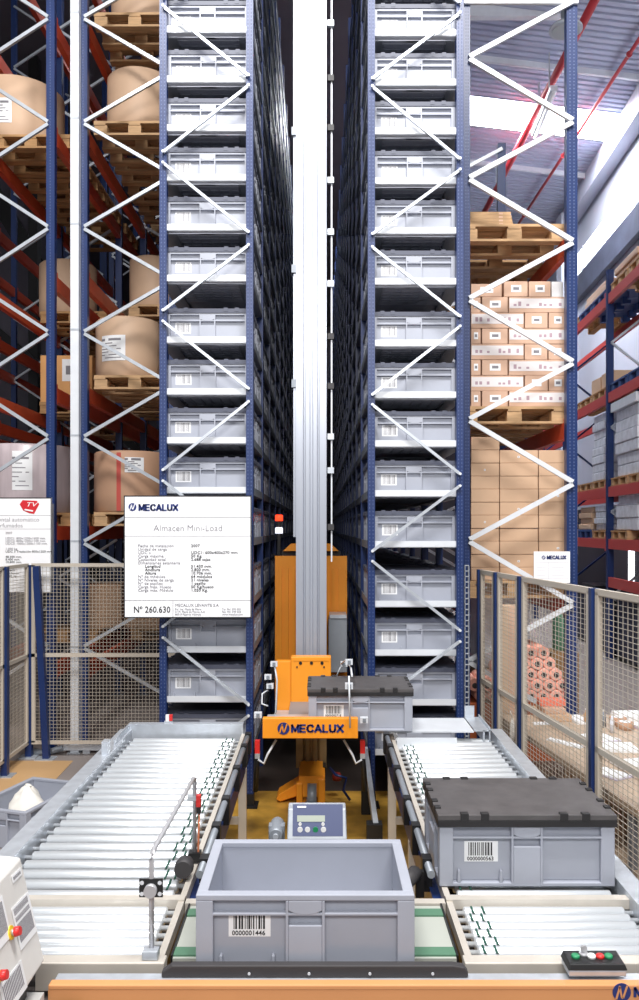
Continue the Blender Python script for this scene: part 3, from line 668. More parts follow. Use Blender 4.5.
# console with emergency stops, cut by the left edge of the photo
A = Vector((-.783,0,1.009)); B = Vector((-.72,0,.74)); Y0, Y1 = 1.55, 2.12
t = thing('control_console', 'cream operator console with red emergency stop buttons and taped paper sheets', 'control cabinet', (-.85,1.9,0))
M().prism([(A.x,A.z),(B.x,B.z),(B.x-.05,B.z-.03),(-1.1,.72),(-1.1,1.03),(A.x-.03,1.013)], Y0, Y1, 'y').build('console_box', CAB, t, bevel=.006)
M().box(-1.08,-.722,1.58,2.12,.0,.655).build('pedestal', CAB, t)
M().box(-1.05,-.76,1.6,2.1,.655,.725).build('gap_shade', BLACK, t)  # black block, shade of the gap under the console put into colour
nrm = Vector((.269,0,.063)).normalized()
def onf(tt, y, o=0.): return A+(B-A)*tt+Vector((0,y,0))+nrm*o
def sheet(t0, t1, ya, yb_, tilt, name, lines, o=.0015):
    b = M(); k = nrm*.001
    def c(u, v): return onf(t0+(t1-t0)*v+tilt*u, ya+(yb_-ya)*u, o)
    b.hexa([c(0,0),c(1,0),c(1,0)+k,c(0,0)+k,c(0,1),c(1,1),c(1,1)+k,c(0,1)+k])
    for (u0,u1,v0,v1,nn) in lines:
        for i in range(nn):
            a = u0+(u1-u0)*i/nn; e = a+(u1-u0)/nn*.55; kk = nrm*.0006
            b.hexa([c(a,v0)+k,c(e,v0)+k,c(e,v0)+k+kk,c(a,v0)+k+kk,c(a,v1)+k,c(e,v1)+k,c(e,v1)+k+kk,c(a,v1)+k+kk], 1)
    return b.build(name, [PAPER, INKG], t)
sheet(.30,.68,2.0,2.11,.02,'barcode_sheet',[(.08,.9,.05,.2,14),(.08,.9,.26,.36,14),(.08,.92,.42,.85,18)])
sheet(.10,.47,1.86,1.97,.02,'barcode_sheet',[(.08,.92,.1,.8,18)])
sheet(.72,.97,1.86,1.99,.02,'barcode_sheet',[(.08,.92,.08,.8,14)])
sheet(.06,.13,2.04,2.1,.01,'name_label',[(.1,.9,.3,.7,9)])
def estop(tt, y):
    q = onf(tt, y); yb2 = M(); 
    ax = nrm
    M().tube([q, q+ax*.005], .0165, 20).build('yellow_collar', YEL, t)
    st = M().tube([q+ax*.005, q+ax*.013], .0075, 14).build('button_stem', GALV, t)
    M().tube([q+ax*.013, q+ax*.018, q+ax*.026], .0125, 18, r1=.0105).build('red_mushroom', RED, st)
estop(.46, 1.97); estop(.63, 1.86)

# ------------------------------------------------------------------ safety fences
def fence_panel(t, p0, p1, zb, zm, zt_, px_=.029, pz_=.029, fr=.028, wd=.0027):
    p0, p1 = Vector((*p0,0)), Vector((*p1,0)); dr = (p1-p0).normalized(); L = (p1-p0).length
    def at(s, z): return p0+dr*s+Vector((0,0,z))
    b = M(); b.bar(at(0,zt_), at(L,zt_), .025, fr).bar(at(0,zb), at(L,zb), .025, fr).bar(at(0,zm), at(L,zm), .025, fr)
    b.bar(at(fr/2,zb), at(fr/2,zt_), fr, .025, up=tuple(dr.cross(Vector((0,0,1))))).bar(at(L-fr/2,zb), at(L-fr/2,zt_), fr, .025, up=tuple(dr.cross(Vector((0,0,1)))))
    f = b.build('panel_frame', FENCE, t)
    w = M(); s = .03
    while s < L-.01: w.bar(at(s,zb), at(s,zt_), wd, wd); s += px_
    z = zb+.03
    while z < zt_-.01: w.bar(at(0,z), at(L,z), wd, wd); z += pz_
    w.build('wire_mesh', FENCE, f)
def fence_post(t, x, y, zt_, w=.05, m=BLUE):
    p = M().box(x-w/2,x+w/2,y-w/2,y+w/2,.01,zt_).build('post', m, t)
    M().box(x-.07,x+.07,y-.06,y+.06,.0,.01).build('base_plate', GALV, p)
dF = 6.61; xF = PX(28.5,dF); zT = PZ(565,dF); zM = PZ(655,dF); zB = PZ(742,dF)
t = thing('safety_fence', 'beige wire mesh fence with blue posts left of the roller conveyor', 'fence', (xF,dF,0))
fence_post(t, xF+.005, dF, zT)
fence_panel(t, (xF+.03,dF-.005), (-1.13,dF-.005), zB, zM, zT)
dl = 6.1; fence_post(t, xF+.005, dl-.0, zT+.01)
fence_panel(t, (xF,dF-.03), (xF,dl+.03), zB, zM, zT); fence_panel(t, (xF,dl-.03), (xF,dl-1.1), zB, zM, zT); fence_post(t, xF+.005, dl-1.13, zT+.01)
fence_post(t, -1.12, dF+.04, zT)
a, c = P(36.5,566,dF-.06), P(46.5,757,dF-.06)
sb = M().bar(a, (c.x,c.y,.01), .05, .05, up=(0,1,0)).build('slanted_stay', BLUE, t); M().box(c.x-.08,c.x+.07,c.y-.06,c.y+.06,0,.01).build('base_plate', GALV, sb)
def FX(d): return 1.146+.115*(5.8-d)
zT2 = H-.312; zM2 = H-1.08; 
t = thing('safety_fence', 'beige wire mesh fence with blue posts right of the roller conveyor', 'fence', (FX(4.5),4.5,0))
yp = [5.8, 5.437, 4.99, 4.0, 2.95]
for y in yp: fence_post(t, FX(y), y, zT2+.015, .042)
for y0, y1 in zip(yp, yp[1:]):
    fence_panel(t, (FX(y0)+.0045,y0-.034), (FX(y1)-.0045,y1+.034), .13, zM2, zT2, .046, .026, .03, .0024)
t = thing('floor_channel', 'grey steel channel lying on the floor behind the left fence', 'rail', (-2.0,6.75,0))
M().box(PX(64,6.72),PX(116,6.72),6.70,6.78,.03,.075).build('channel', GALV, t); M().box(PX(83,6.72),PX(90,6.72),6.71,6.77,0,.03).build('foot', GALV, t); M().box(PX(110,6.72),PX(114,6.72),6.71,6.77,0,.03).build('foot', GALV, t)
t = thing('floor_hose', 'dark grey hose lying on the floor at the foot of the left fence', 'hose', (PX(45,6.7),6.68,0))
M().tube([(PX(30,6.68),6.68,.03),(PX(40,6.66),6.66,.028),(PX(52,6.68),6.68,.03),(PX(63,6.7),6.70,.05)], .026, 10).build('hose_length', GREYM, t)

# ------------------------------------------------------------------ signs
d = 5.3; xa, xb = PX(124,d), PX(251.5,d); za, zb = PZ(618,d), PZ(495.5,d)
t = thing('information_sign', 'big white sign with specification text in front of the left rack', 'sign', ((xa+xb)/2,d,za))
M().box(xa,xb,d,d+.012,za,zb).build('board', SIGN, t)
b = M()
for x0_, x1_, z0_, z1_ in ((xa,xb,zb-.006,zb),(xa,xb,za,za+.007),(xa,xa+.006,za,zb),(xb-.007,xb,za,zb)): b.box(x0_,x1_,d-.003,d,z0_,z1_)
b.build('border', INK, t)
b = M()
for py in (517.5,536,600.5): b.box(xa,xb,d-.0012,d,PZ(py,d)-.0015,PZ(py,d)+.0015)
b.box(PX(173,d)-.0015,PX(173,d)+.0015,d-.0012,d,za,PZ(600.5,d)); b.build('rule_lines', INKG, t)
logo(PX(132.5,d), PZ(507,d), .026, d-.0015, INKB, t, SIGN)
heavy('MECALUX', PX(139,d), PZ(511,d), .046, d-.0015, INKB, t, PX(178,d)-PX(139,d))
text('Almacen Mini-Load', .058, PX(188,d), d-.002, PZ(531,d), INKG, t, 'subtitle', -.0006, 'CENTER')
rows = [('Fecha de instalaci\u00f3n','2007'),('Unidad de carga',''),('UDC\u00b4s','UDC1: 600x400x270 mm.'),('Carga m\u00e1xima','50 Kg.'),('Capacidad total','2.688 cajas'),('Dimensiones estanter\u00eda',''),('Longitud','51.430 mm.'),('Anchura','2.800 mm.'),('Altura','10.706 mm.'),('N\u00ba de m\u00f3dulos','64 m\u00f3dulos'),('N\u00ba Niveles de carga','21 niveles'),('N\u00ba de pasillos','1 pasillo'),('Carga m\u00e1x. Hueco','50 Kg/hueco'),('Carga m\u00e1x. M\u00f3dulo','1.050 Kg.')]
for i, (l, r_) in enumerate(rows):
    z = PZ(547+i*3.42,d); ind = 7 if l in ('Longitud','Anchura','Altura') else 0
    text(l, .026, PX(138+ind,d), d-.002, z, INK if ind else INKG, t, 'text_line', .0003 if ind else 0, wide=1.12)
    if r_: text(r_, .026, PX(191,d), d-.002, z, INK, t, 'text_line', .0002, wide=1.12)
text('N\u00ba 260.630', .058, PX(133.5,d), d-.002, PZ(612.5,d), INK, t, 'number', .0004, wide=.9)
text('MECALUX LEVANTE S.A.', .027, PX(175,d), d-.002, PZ(606.5,d), INKG, t, 'company_line', 0)
for i, (s1, s2) in enumerate((('Pol. Ind. Masia de Moro','Tel. 961 590 302'),('C/ M. Masia de Moros A-C','Fax. 961 590 256'),('46015 Paterna Valencia','www.mecalux.com'))):
    text(s1, .018, PX(175,d), d-.002, PZ(610+i*2.6,d), INKG, t, 'address_line'); text(s2, .018, PX(222,d), d-.002, PZ(610+i*2.6,d), INKG, t, 'address_line')
b = M()
for x in (xa+.28, xb-.06): b.box(x-.01,x+.01,d+.012,YF-.002,zb-.06,zb-.03)
b.build('hanger', GALV, t)
d = 6.7; xa, xb = PX(-55,d), PX(51.5,d); za, zb = PZ(592,d), PZ(497.5,d)
t = thing('information_sign', 'white sign with red emblem, cut by the left edge behind the fence', 'sign', ((xa+xb)/2,d,za))
M().box(xa,xb,d,d+.012,za,zb).build('board', SIGN, t)
M().box(xa,xb,d-.003,d,zb-.007,zb).box(xb-.006,xb,d-.003,d,za,zb).build('border', INK, t)
b = M()
for py in (515.5,529,577): b.box(xa,xb,d-.0012,d,PZ(py,d)-.0012,PZ(py,d)+.0012)
b.build('rule_lines', INKG, t)
s = 1/9.083
def q(zx, zy): v = P(zx*s, 490+zy*s, d); return (v.x, v.z)
em = M().prism([q(180,130),q(205,92),q(335,98),q(358,128),q(310,217),q(268,210),q(212,185)], d-.003, d-.001, 'y').build('red_emblem', INKR, t)
text('TV', .05, *[P(232*s,490+150*s,d).x, d-.004, P(232*s,490+150*s,d).z], PAPER, em, 'emblem_letters', 0, wide=1.5, shear=.3)
v = P(225*s,490+178*s,d); M().bar((v.x,d-.004,v.z),(v.x+.07,d-.004,v.z-.012),.012,.002,up=(0,1,0)).build('emblem_stripe', PAPER, em)
text('horizontal autom\u00e1tico', .05, PX(39.5,d), d-.002, PZ(521.5,d), INKG, t, 'subtitle', -.0006, 'RIGHT'); text('perfumados', .05, PX(23,d), d-.002, PZ(527.5,d), INKG, t, 'subtitle', -.0006, 'RIGHT')
for i, s_ in enumerate(('2007','','UDC1: 800x1200x1600 mm.','UDC2: 800x1200x1100 mm.','UDC3: 1000x1200x1100 mm.','','1.000 kg.','UDC 3 Traslaci\u00f3n 800x1200 mm.','','48.300 mm.','8.400 mm.','10.800 mm.')):
    if s_: text(s_, .026, PX(5.5,d), d-.002, PZ(534+i*2.65,d), INK if i > 6 else INKG, t, 'text_line', 0, wide=1.1)
for i, s_ in enumerate(('1 pasillo','336 huecos','1.000 Kg.')): text(s_, .024, PX(6,d), d-.002, PZ(571+i*3,d), INK, t, 'text_line')
for i in range(4): M().box(PX(5,d),PX(24 if i != 2 else 44,d),d-.0012,d,PZ(580+i*2.6,d)-.0012,PZ(580+i*2.6,d)+.0012).build('text_line', INKG, t)
M().box(PX(48,d),PX(50,d),d+.012,d+.098,za+.1,zb-.05).build('hanger', GALV, t)
d = 5.9; xa, xb = PX(534,d), PX(570,d); za, zb = PZ(583,d), PZ(551.5,d)
t = thing('information_sign', 'small white sign above the right wire mesh fence', 'sign', ((xa+xb)/2,d,za))
M().box(xa,xb,d,d+.01,za,zb).build('board', SIGN, t)
heavy('MECALUX', PX(547,d), PZ(559.3,d), .028, d-.0015, INKB, t, PX(566,d)-PX(547,d)); logo(PX(543.5,d), PZ(557.5,d), .014, d-.0015, INKB, t, SIGN)
b = M()
for py in (562.5,578.5): b.box(xa+.01,xb-.01,d-.0012,d,PZ(py,d)-.001,PZ(py,d)+.001)
b.box(PX(548.5,d),PX(548.9,d),d-.0012,d,PZ(578.5,d),PZ(562.5,d))
for i in range(5):
    z = PZ(565+i*2.6,d); b.box(PX(537,d),PX(546,d),d-.0012,d,z-.0012,z+.0012); b.box(PX(552,d),PX(566-i%3*2,d),d-.0012,d,z-.0012,z+.0012)
b.build('rule_lines', mat('ink_pale', (196,196,204), .6), t)
M().box(PX(567,d),PX(569.5,d),d+.01,5.958,za+.05,za+.12).build('hanger', GALV, t)

# ------------------------------------------------------------------ pallets, rolls, cartons
def make_pallet(W, D, h=.12, name='wooden_pallet', m=WOOD):
    t = thing(name, 'x', 'pallet', (0,0,-60))
    b = M(); n = 6; w = D/n
    for i in range(n): b.box(-W/2, W/2, -D/2+i*w+.004, -D/2+(i+1)*w-.012, h-.02, h)
    for x in (-W/2+.05, 0, W/2-.05): b.box(x-.05, x+.05, -D/2, D/2, h-.038, h-.02)
    b.build('deck', m, t, True)
    for x in (-W/2+.06, 0, W/2-.06):
        for y in (-D/2+.05, 0, D/2-.05): M().box(x-.055, x+.055, y-.045, y+.045, .018, h-.038).build('block', m, t, True)
    for y in (-D/2+.05, 0, D/2-.05): M().box(-W/2, W/2, y-.045, y+.045, 0, .018).build('bottom_board', m, t, True)
    return t
PB = make_pallet(.70, .62); PA = make_pallet(.70, .62, m=WOODD); PD = make_pallet(.79, .75, .13)
def roll(x, y, z, r, h, label, m, lab=None, tape=False, group=None):
    """paper roll standing on end"""
    t = thing('paper_roll', label, 'paper roll', (x,y,z), 0, group)
    M().lathe([(r-.012,0),(r,.012),(r,h*.3),(r+.001,h*.55),(r,h-.014),(r-.014,h)], (x,y,z), 44).build('wrapper', m, t)
    M().lathe([(.04,h),(.04,h+.003)], (x,y,z), 20).build('core_plug', WOODD, t)
    if lab:
        a0, a1, z0, z1 = lab; b = M(); n = 6
        for i in range(n):
            u, v = R(a0+(a1-a0)*i/n), R(a0+(a1-a0)*(i+1)/n); rr = r+.003
            b.face([(x+rr*math.sin(u),y-rr*math.cos(u),z+z0),(x+rr*math.sin(v),y-rr*math.cos(v),z+z0),(x+rr*math.sin(v),y-rr*math.cos(v),z+z1),(x+rr*math.sin(u),y-rr*math.cos(u),z+z1)])
            for j in range(7):
                zz = z0+(z1-z0)*(.1+.115*j); rr2 = r+.004
                if (i*3+j*2) % 5 and i < 5-(j % 3): b.face([(x+rr2*math.sin(u),y-rr2*math.cos(u),z+zz),(x+rr2*math.sin(v),y-rr2*math.cos(v),z+zz),(x+rr2*math.sin(v),y-rr2*math.cos(v),z+zz+(.02 if j == 6 else .008)),(x+rr2*math.sin(u),y-rr2*math.cos(u),z+zz+(.02 if j == 6 else .008))], 1)
        b.build('paper_label', [PAPER, INKG], t)
    if tape:
        b = M(); a0 = -8
        for i in range(5):
            u, v = R(a0+i*1.4), R(a0+(i+1)*1.4); rr = r+.002
            b.face([(x+rr*math.sin(u),y-rr*math.cos(u),z+.01),(x+rr*math.sin(v),y-rr*math.cos(v),z+.01),(x+rr*math.sin(v),y-rr*math.cos(v),z+h-.02),(x+rr*math.sin(u),y-rr*math.cos(u),z+h-.02)])
        b.build('red_tape', mat('tape_red', (190,80,70), .5), t)
    return t
def carton(x0, x1, y0, y1, z0, z1, label, m=CARD, tape=None, sticker=None, group=None, name='cardboard_box'):
    t = thing(name, label, 'box', ((x0+x1)/2,(y0+y1)/2,z0), 0, group)
    M().box(x0,x1,y0,y1,z0,z1).build('carton', m, t, bevel=.004)
    if tape == 'v': M().box((x0+x1)/2-.02,(x0+x1)/2+.02,y0-.0015,y0,z0,z1).build('tape', CARDL, t)
    if tape == 'w':
        bd = M().box(x0+.004,x1-.004,y0-.0015,y0,z0+(z1-z0)*.28,z0+(z1-z0)*.9).build('printed_band', mat('band_white', (228,222,222), .5) if 'band_white' not in bpy.data.materials else bpy.data.materials['band_white'], t)
        for u in (.08,.16,.3,.52,.6,.7,.86): M().box(x0+(x1-x0)*u,x0+(x1-x0)*(u+.05),y0-.0022,y0-.0015,z0+(z1-z0)*.42,z0+(z1-z0)*random.choice((.55,.62,.7))).build('print', mat('print_mauve', (176,150,160), .6) if 'print_mauve' not in bpy.data.materials else bpy.data.materials['print_mauve'], bd)
    if sticker: 
        a, c, e, f = sticker; st = M().box(x0+(x1-x0)*a,x0+(x1-x0)*c,y0-.002,y0,z0+(z1-z0)*e,z0+(z1-z0)*f).build('sticker', PAPER, t)
        M().box(x0+(x1-x0)*(a+(c-a)*.2),x0+(x1-x0)*(a+(c-a)*.8),y0-.003,y0-.002,z0+(z1-z0)*(e+(f-e)*.3),z0+(z1-z0)*(e+(f-e)*.7)).build('print', INKG, st)
    return t

# ---- left pallet racks
dL = 6.8; BAY = 2.3
def pallet_rack(name_label, xl, xr, levels, nb, pitch, y0n, flip, beam_m=RBEAM, d0=dL, ztop=9.5, galv=False, frames=None):
    t = thing('pallet_rack', name_label, 'rack', ((xl+xr)/2,d0,0))
    w = .07
    for k in range(nb+1):
        y = d0+k*BAY
        for x in (xl, xr-w):
            b = M().box(x, x+w, y, y+.06, .01, ztop)
            if k == 0: b.box(x+.03, x+.037, y-.001, y, .02, ztop, 1)
            p = b.build('upright', [BLUE, HOLES], t); M().box(x-.03,x+w+.03,y-.03,y+.09,0,.01).build('foot_plate', GREYM, p)
        z = y0n
        i = 0
        while z < ztop-.3:
            a, c = (xl+w*.7, xr-w*.7) if (i % 2) == flip else (xr-w*.7, xl+w*.7)
            if z > .05: M().bar((a,y-.012,z), (c,y-.012,z+pitch-.02), .027, .025, up=(0,1,0)).build('diagonal_brace', GALV, t)
            z += pitch; i += 1
    for z in levels:
        for x in (xl+.01, xr-w+.01):
            for k in range(nb):
                y = d0+k*BAY+.06; bm = M().box(x, x+.05, y, y+BAY-.06, z-.12, z).build('beam', beam_m, t)
                M().box(x-.006, x+.056, y, y+.04, z-.14, z+.03).build('connector', beam_m, bm)
    return t
zl = [PZ(15,dL), PZ(126,dL), PZ(273,dL), PZ(386,dL), PZ(526,dL), .72]
zl_all = zl+[zl[0]+1.1]
pitch = 52.3*dL/F
# nodes: apex right of A at y 18,125,230 ...; apex left of B at the same heights
ztA = PZ(18,dL)
z0 = ztA-pitch*2*9
while z0+2*pitch < 0.1: z0 += 2*pitch
XA0, XA1 = PX(-34,dL), PX(54.5,dL); XB0, XB1 = PX(79,dL), -1.2
ra = pallet_rack('blue pallet rack with red beams at the left edge of the photo', XA0, XA1, zl_all, 4, pitch, z0, 1)
rb = pallet_rack('blue pallet rack with red beams just left of the tote rack', XB0, XB1, zl_all, 4, pitch, z0, 0)
gp = M().box(PX(71.5,6.75), PX(79.7,6.75), 6.72, 6.79, .01, 9.5).build('galvanised_post', BRIGHT, rb)
M().box(PX(69,6.75), PX(82,6.75), 6.69, 6.795, 0, .01).build('foot_plate', GALV, gp)
for k in range(12):
    z = ztA-k*2*pitch
    if z > .1: M().box(PX(71.5,6.75)-.001, PX(79.8,6.75), 6.718, 6.793, z-.008, z+.008).build('clamp', GALV, gp)
rc = pallet_rack('pallet rack seen through the rack at the left edge, far left', -4.35, -3.62, zl[1:4], 3, pitch, z0, 1, d0=9.1)
# loads
LV = ['top', 'second', 'third', 'fourth', 'fifth', 'lowest']
def pal(src, x, y, z, label): return dup(src, (x,y,z+.001), 0, label)
xb_ = (XB0+XB1)/2+.02; xa_ = (XA0+XA1)/2+.03
POS = ['front end', 'second from the front', 'third from the front', 'fourth from the front']
for li, ys_ in ((0,(7.26,7.96,8.7)),(1,(7.26,7.96,8.7,9.6)),(2,(8.5,9.6)),(3,(7.26,7.96,8.7)),(4,(7.26,8.2)),(5,(8.6,))):
    for i, y in enumerate(ys_):
        pal(PB, xb_, y, zl[li], 'wooden pallet, %s beam level, %s, rack beside the tote rack' % (LV[li], POS[i]))
for li, ys_ in ((1,(7.5,8.14,8.76,9.6)),(2,(8.76,9.9)),(3,(8.74,)),(4,(7.6,8.5)),(5,(8.4,))):
    for i, y in enumerate(ys_):
        pal(PA, xa_, y, zl[li], 'wooden pallet, %s beam level, %s, rack at the left edge' % (LV[li], POS[i]))
hP = .121
roll(xb_+.02, 7.3, zl[0]+hP, .30, .62, 'kraft paper roll on the top pallet, cut by the upper photo edge', KRAFT)
roll(PX(141,7.32), 7.32, zl[1]+hP, .295, .52, 'plain kraft paper roll on the second level beside the tote rack', KRAFT, None)
roll(PX(153,8.5), 8.5, zl[2]+hP, .24, .53, 'kraft roll standing back on the third level beside the tote rack', KRAFT)
roll(PX(128.5,7.3), 7.3, zl[3]+hP, .285, .53, 'glossy kraft roll with large white label beside the tote rack', KRAFT, (-38,8,.14,.36))
roll(PX(130,7.25), 7.25, zl[4]+hP, .31, .53, 'brown paper roll with vertical red tape above the big sign', KRAFTB, (5,35,.34,.47), True)
roll(-2.82, 7.62, zl[1]+hP, .40, .56, 'wide kraft roll on the left edge rack, second level', KRAFT, (-12,10,.12,.34))
roll(PX(68,8.75), 8.76, zl[2]+hP, .30, .56, 'kraft roll between the blue post and the galvanised post', KRAFT)
roll(PX(117,9.9), 9.9, zl[2]+hP, .21, .42, 'small kraft roll far back on the third level', KRAFT, (-70,-50,.1,.25))
roll(-2.74, 7.62, zl[4]+hP, .41, .62, 'pale plastic wrapped paper roll above the red emblem sign', WRAPW, (0,24,.2,.55))
carton(PX(40,8.45), PX(92,8.45), 8.46, 8.95, zl[3]+hP, zl[3]+hP+.49, 'orange tan box with white sheet on the left edge rack', CARDT, None, (.42,.78,.45,.92))
carton(PX(87,8.35), PX(121,8.35), 8.36, 8.8, .72+hP, .72+hP+.45, 'brown box on the lowest pallet behind the left fence', CARD)
carton(PX(124,8.35), PX(165,8.35), 8.4, 8.8, .72+hP, .72+hP+.2, 'low brown box marked 09 behind the left fence', CARD)
pal(PB, PX(145,7.2), 7.25, 0.0, 'wooden pallet on the floor of the rack behind the left fence') if False else None
for i, (x, y, w_, h_, z) in enumerate(((-2.0,9.9,.4,.45,zl[5]),(-1.6,10.2,.45,.5,zl[5]))):
    pass
# further blurred loads deep in the racks
for i, (x, y, li, r_, h_) in enumerate(((-1.62,10.6,4,.28,.55),(-1.6,10.4,1,.28,.5),(-2.6,10.9,4,.28,.5),(-2.62,10.8,3,.28,.5),(-1.6,11.0,3,.28,.5))):
    pal(PB, x, y, zl[li], 'wooden pallet deep in the left racks, %s' % ('under roll %s' % ['beside','above','behind','between','beyond'][i]))
    roll(x, y, zl[li]+hP, r_, h_, 'kraft roll deep in the left racks, %s level, %s' % (LV[li], ['right side','right upper side','far left side','left middle','right middle'][i]), KRAFT)
carton(-3.2+.15, -2.5, 10.7, 11.3, zl[2]+.0, zl[2]+.5, 'dim carton far back at the left edge', KRAFTB)

# ---- right pallet rack
dD = 5.96; pD = 60.1*dD/F
XD0, XD1 = PX(464,dD), PX(577.5,dD)
zd = [PZ(234,dD), PZ(421,dD), PZ(600,dD)]
z0 = PZ(59,dD)-2*pD*8
while z0+2*pD < .1: z0 += 2*pD
BAY = 2.3
rd = pallet_rack('blue pallet rack with red beams right of the tote rack', XD0, XD1, zd, 3, pD, z0, 0, d0=dD, ztop=PZ(-30,dD)) if False else None
def rack_right():
    t = thing('pallet_rack', 'blue pallet rack of cartons right of the tote rack', 'rack', ((XD0+XD1)/2,dD,0)); w0, w1 = .045, .08
    for k, zt_ in ((0,6.2),(1,PZ(143,8.26)),(2,5.3)):
        y = dD+k*BAY
        for x, w in ((XD0,w0),(XD1-w1,w1)):
            b = M().box(x, x+w, y, y+.06, .01, zt_)
            if k == 0:
                b.box(x+w*.25, x+w*.37, y-.001, y, .02, zt_, 1)
                b.box(x+w*.62, x+w*.74, y-.001, y, .02, zt_, 1)
            p = b.build('upright', [BLUE, HOLES], t); M().box(x-.01,x+w+.03,y-.03,y+.09,0,.01).build('foot_plate', GREYM, p)
        nodes = [(-1,59-120),(1,1)] ; py = 59-120
        i = 0
        seq = []
        while py < 760:
            seq.append(('l', py)); seq.append(('r', py+63)); py += 120.3
        for (sa, ya), (sc_, yc) in zip(seq, seq[1:]):
            za, zb_ = PZ(ya,dD)-.008, PZ(yc,dD)+.008
            if max(za,zb_) > zt_ or min(za,zb_) < 0: continue
            xa = XD0+w0*.8 if sa == 'l' else XD1-w1*.5; xc = XD0+w0*.8 if sc_ == 'l' else XD1-w1*.5
            M().bar((xa,y-.014,za), (xc,y-.014,zb_), .034, .026, up=(0,1,0)).build('diagonal_brace', BRIGHT, t)
    M().bar((XD0,dD-.01,PZ(3,dD)), (XD1,dD-.01,PZ(3,dD)), .03, .025, up=(0,1,0)).build('horizontal_brace', BRIGHT, t)
    for z in zd:
        for x in (XD0+.0, XD1-.07):
            for k in range(2):
                y = dD+k*BAY+.06; bm = M().box(x, x+.05, y, y+BAY-.06, z-.12, z).build('beam', RBEAM, t)
                M().box(x-.004, x+.054, y, y+.04, z-.14, z+.03).build('connector', RBEAM, bm)
    return t
rack_right()
xd = (XD0+XD1)/2-.01; yd = 6.1
for i, (y, z, s_) in enumerate(((6.48,zd[0],'top level, nearest end'),(7.3,zd[0],'top level, middle'),(8.75,zd[0],'top level, far end'),(6.48,zd[1],'under the white banded cartons'),(6.48,zd[2],'under the plain brown cartons'),(7.4,zd[1],'behind the white banded cartons'))):
    pal(PD, xd, y, z, 'wooden pallet in the rack right of the tote rack, %s' % s_)
dp = 6.15; zz = zd[0]+.132
for i in range(4):
    h_ = .028; t = thing('wood_board', 'pale wood board on the top pallet at right, %s of the stack' % ['lowest','second','third','topmost'][i], 'board', (1.3,6.4,zz), 0, 'boards stacked on the top pallet')
    M().box(XD0+.01, PX(513-i*.6,dp), dp+.004*i, dp+.6, zz, zz+h_-.002).build('plank', WOOD, t); M().box(XD0+.0+.3, XD0+.33, dp+.004*i-.001, dp+.004*i, zz+.006, zz+.02).build('end_mark', CARDL, t); zz += h_
# banded cartons, eight courses
dc = 6.14; zb0 = zd[1]+.132; zs = [PZ(v,dc) for v in (401,386,371,355,340,325,309.5,294,281)]
zs = [zb0+(PZ(281,dc)-zb0)*i/8 for i in range(9)]
def cx(px): return PX(px,dc)
ROWN = ['bottom','second','third','fourth','fifth','sixth','seventh','top']
for i in range(8):
    long_left = i % 2 == 1
    if i == 7: spans = [(471,502,'s'),(504,528,'s'),(529,551,'s'),(552,564,'p')]
    elif long_left: spans = [(471,524,'w'),(525,548,'s'),(549,567,'s')]
    else: spans = [(471,481,'s'),(482,508,'s'),(509,567,'w')]
    for j, (a, c, k) in enumerate(spans):
        lab = '%s carton %s in the %s course of the banded stack' % ('long white banded' if k == 'w' else 'small white' if k == 'p' else 'short brown', ['at left','in the middle','at right','at the far right end'][j], ROWN[i])
        carton(cx(a)+.001, cx(c)-.001, dc+random.uniform(0,.012), dc+.42, zs[i]+.0008, zs[i+1]-.0008 - (.02 if i == 7 and j == 0 else 0), lab, CARDL if k != 'p' else mat('white_box', (232,230,230), .6), 'w' if k == 'w' else None, (.3,.72,.3,.75) if k == 's' else None, 'banded cartons in the right rack')
# plain cartons, ten courses
zs0 = zd[2]+.132; ztop_ = PZ(450,dc); n = 10; hh = (ztop_-zs0)/n
CRS = ['first','second','third','fourth','fifth','sixth','seventh','eighth','ninth','tenth']
for i in range(n):
    for j, (a, c) in enumerate(((471,499.5),(500,538.5),(539,578))):
        carton(cx(a)+.001, cx(c)-.001, dc+random.uniform(0,.01), dc+.42, zs0+i*hh+.0008, zs0+(i+1)*hh-.0008, 'plain brown carton %s in the %s course up, right rack' % (['at left','in the middle','at right'][j], CRS[i]), CARD, None, (.46,.52,.4,.55) if (i*3+j) % 4 == 0 else None, 'plain brown cartons in the right rack')
carton(cx(471)+.001, cx(499.5), dc, dc+.42, ztop_+.001, ztop_+hh, 'single plain brown carton on top of the plain carton stack', CARD, None, None, 'plain brown cartons in the right rack')
# pink foam rolls stacked behind the fence
rr_ = .0466; yr = 6.06; zr0 = PZ(703,yr)
crate = carton(XD0+.06, XD1-.12, yr+.0, yr+.5, .002, zr0-.002, 'orange brown carton under the pink rolls', mat('crate_orange', (196,104,60), .6, noise=.15, scale=5), 'v')
rows_px = [(0, range(0,8), 481.5), (1, range(0,8), 475), (2, range(2,7), 481.5), (3, range(3,7), 475), (4, range(3,6), 481.5)]
PR = thing('foam_roll', 'x', 'roll', (0,0,-70))
M().lathe([(rr_-.006,0),(rr_,.006),(rr_,.44),(rr_-.006,.446)], (0,0,0), 22, axis='y').build('foam', PINK, PR, True)
M().lathe([(.021,-.002),(.021,.01)], (0,0,0), 14, axis='y').build('core', PINKC, PR, True)
RN = ['bottom','second','third','fourth','fifth','top']; CN = ['first','second','third','fourth','fifth','sixth','seventh','eighth','ninth']
for r_, cols, px0 in rows_px:
    for c_ in cols:
        dup(PR, (PX(px0,yr)+c_*.0936, yr+random.uniform(0,.015), zr0+rr_+.001+r_*.081), 0, 'pink foam roll, %s row, %s from the left of the pile' % (RN[r_], CN[c_]), 'pink foam rolls piled behind the right fence')
drop(PR); drop(PB); drop(PA); drop(PD)
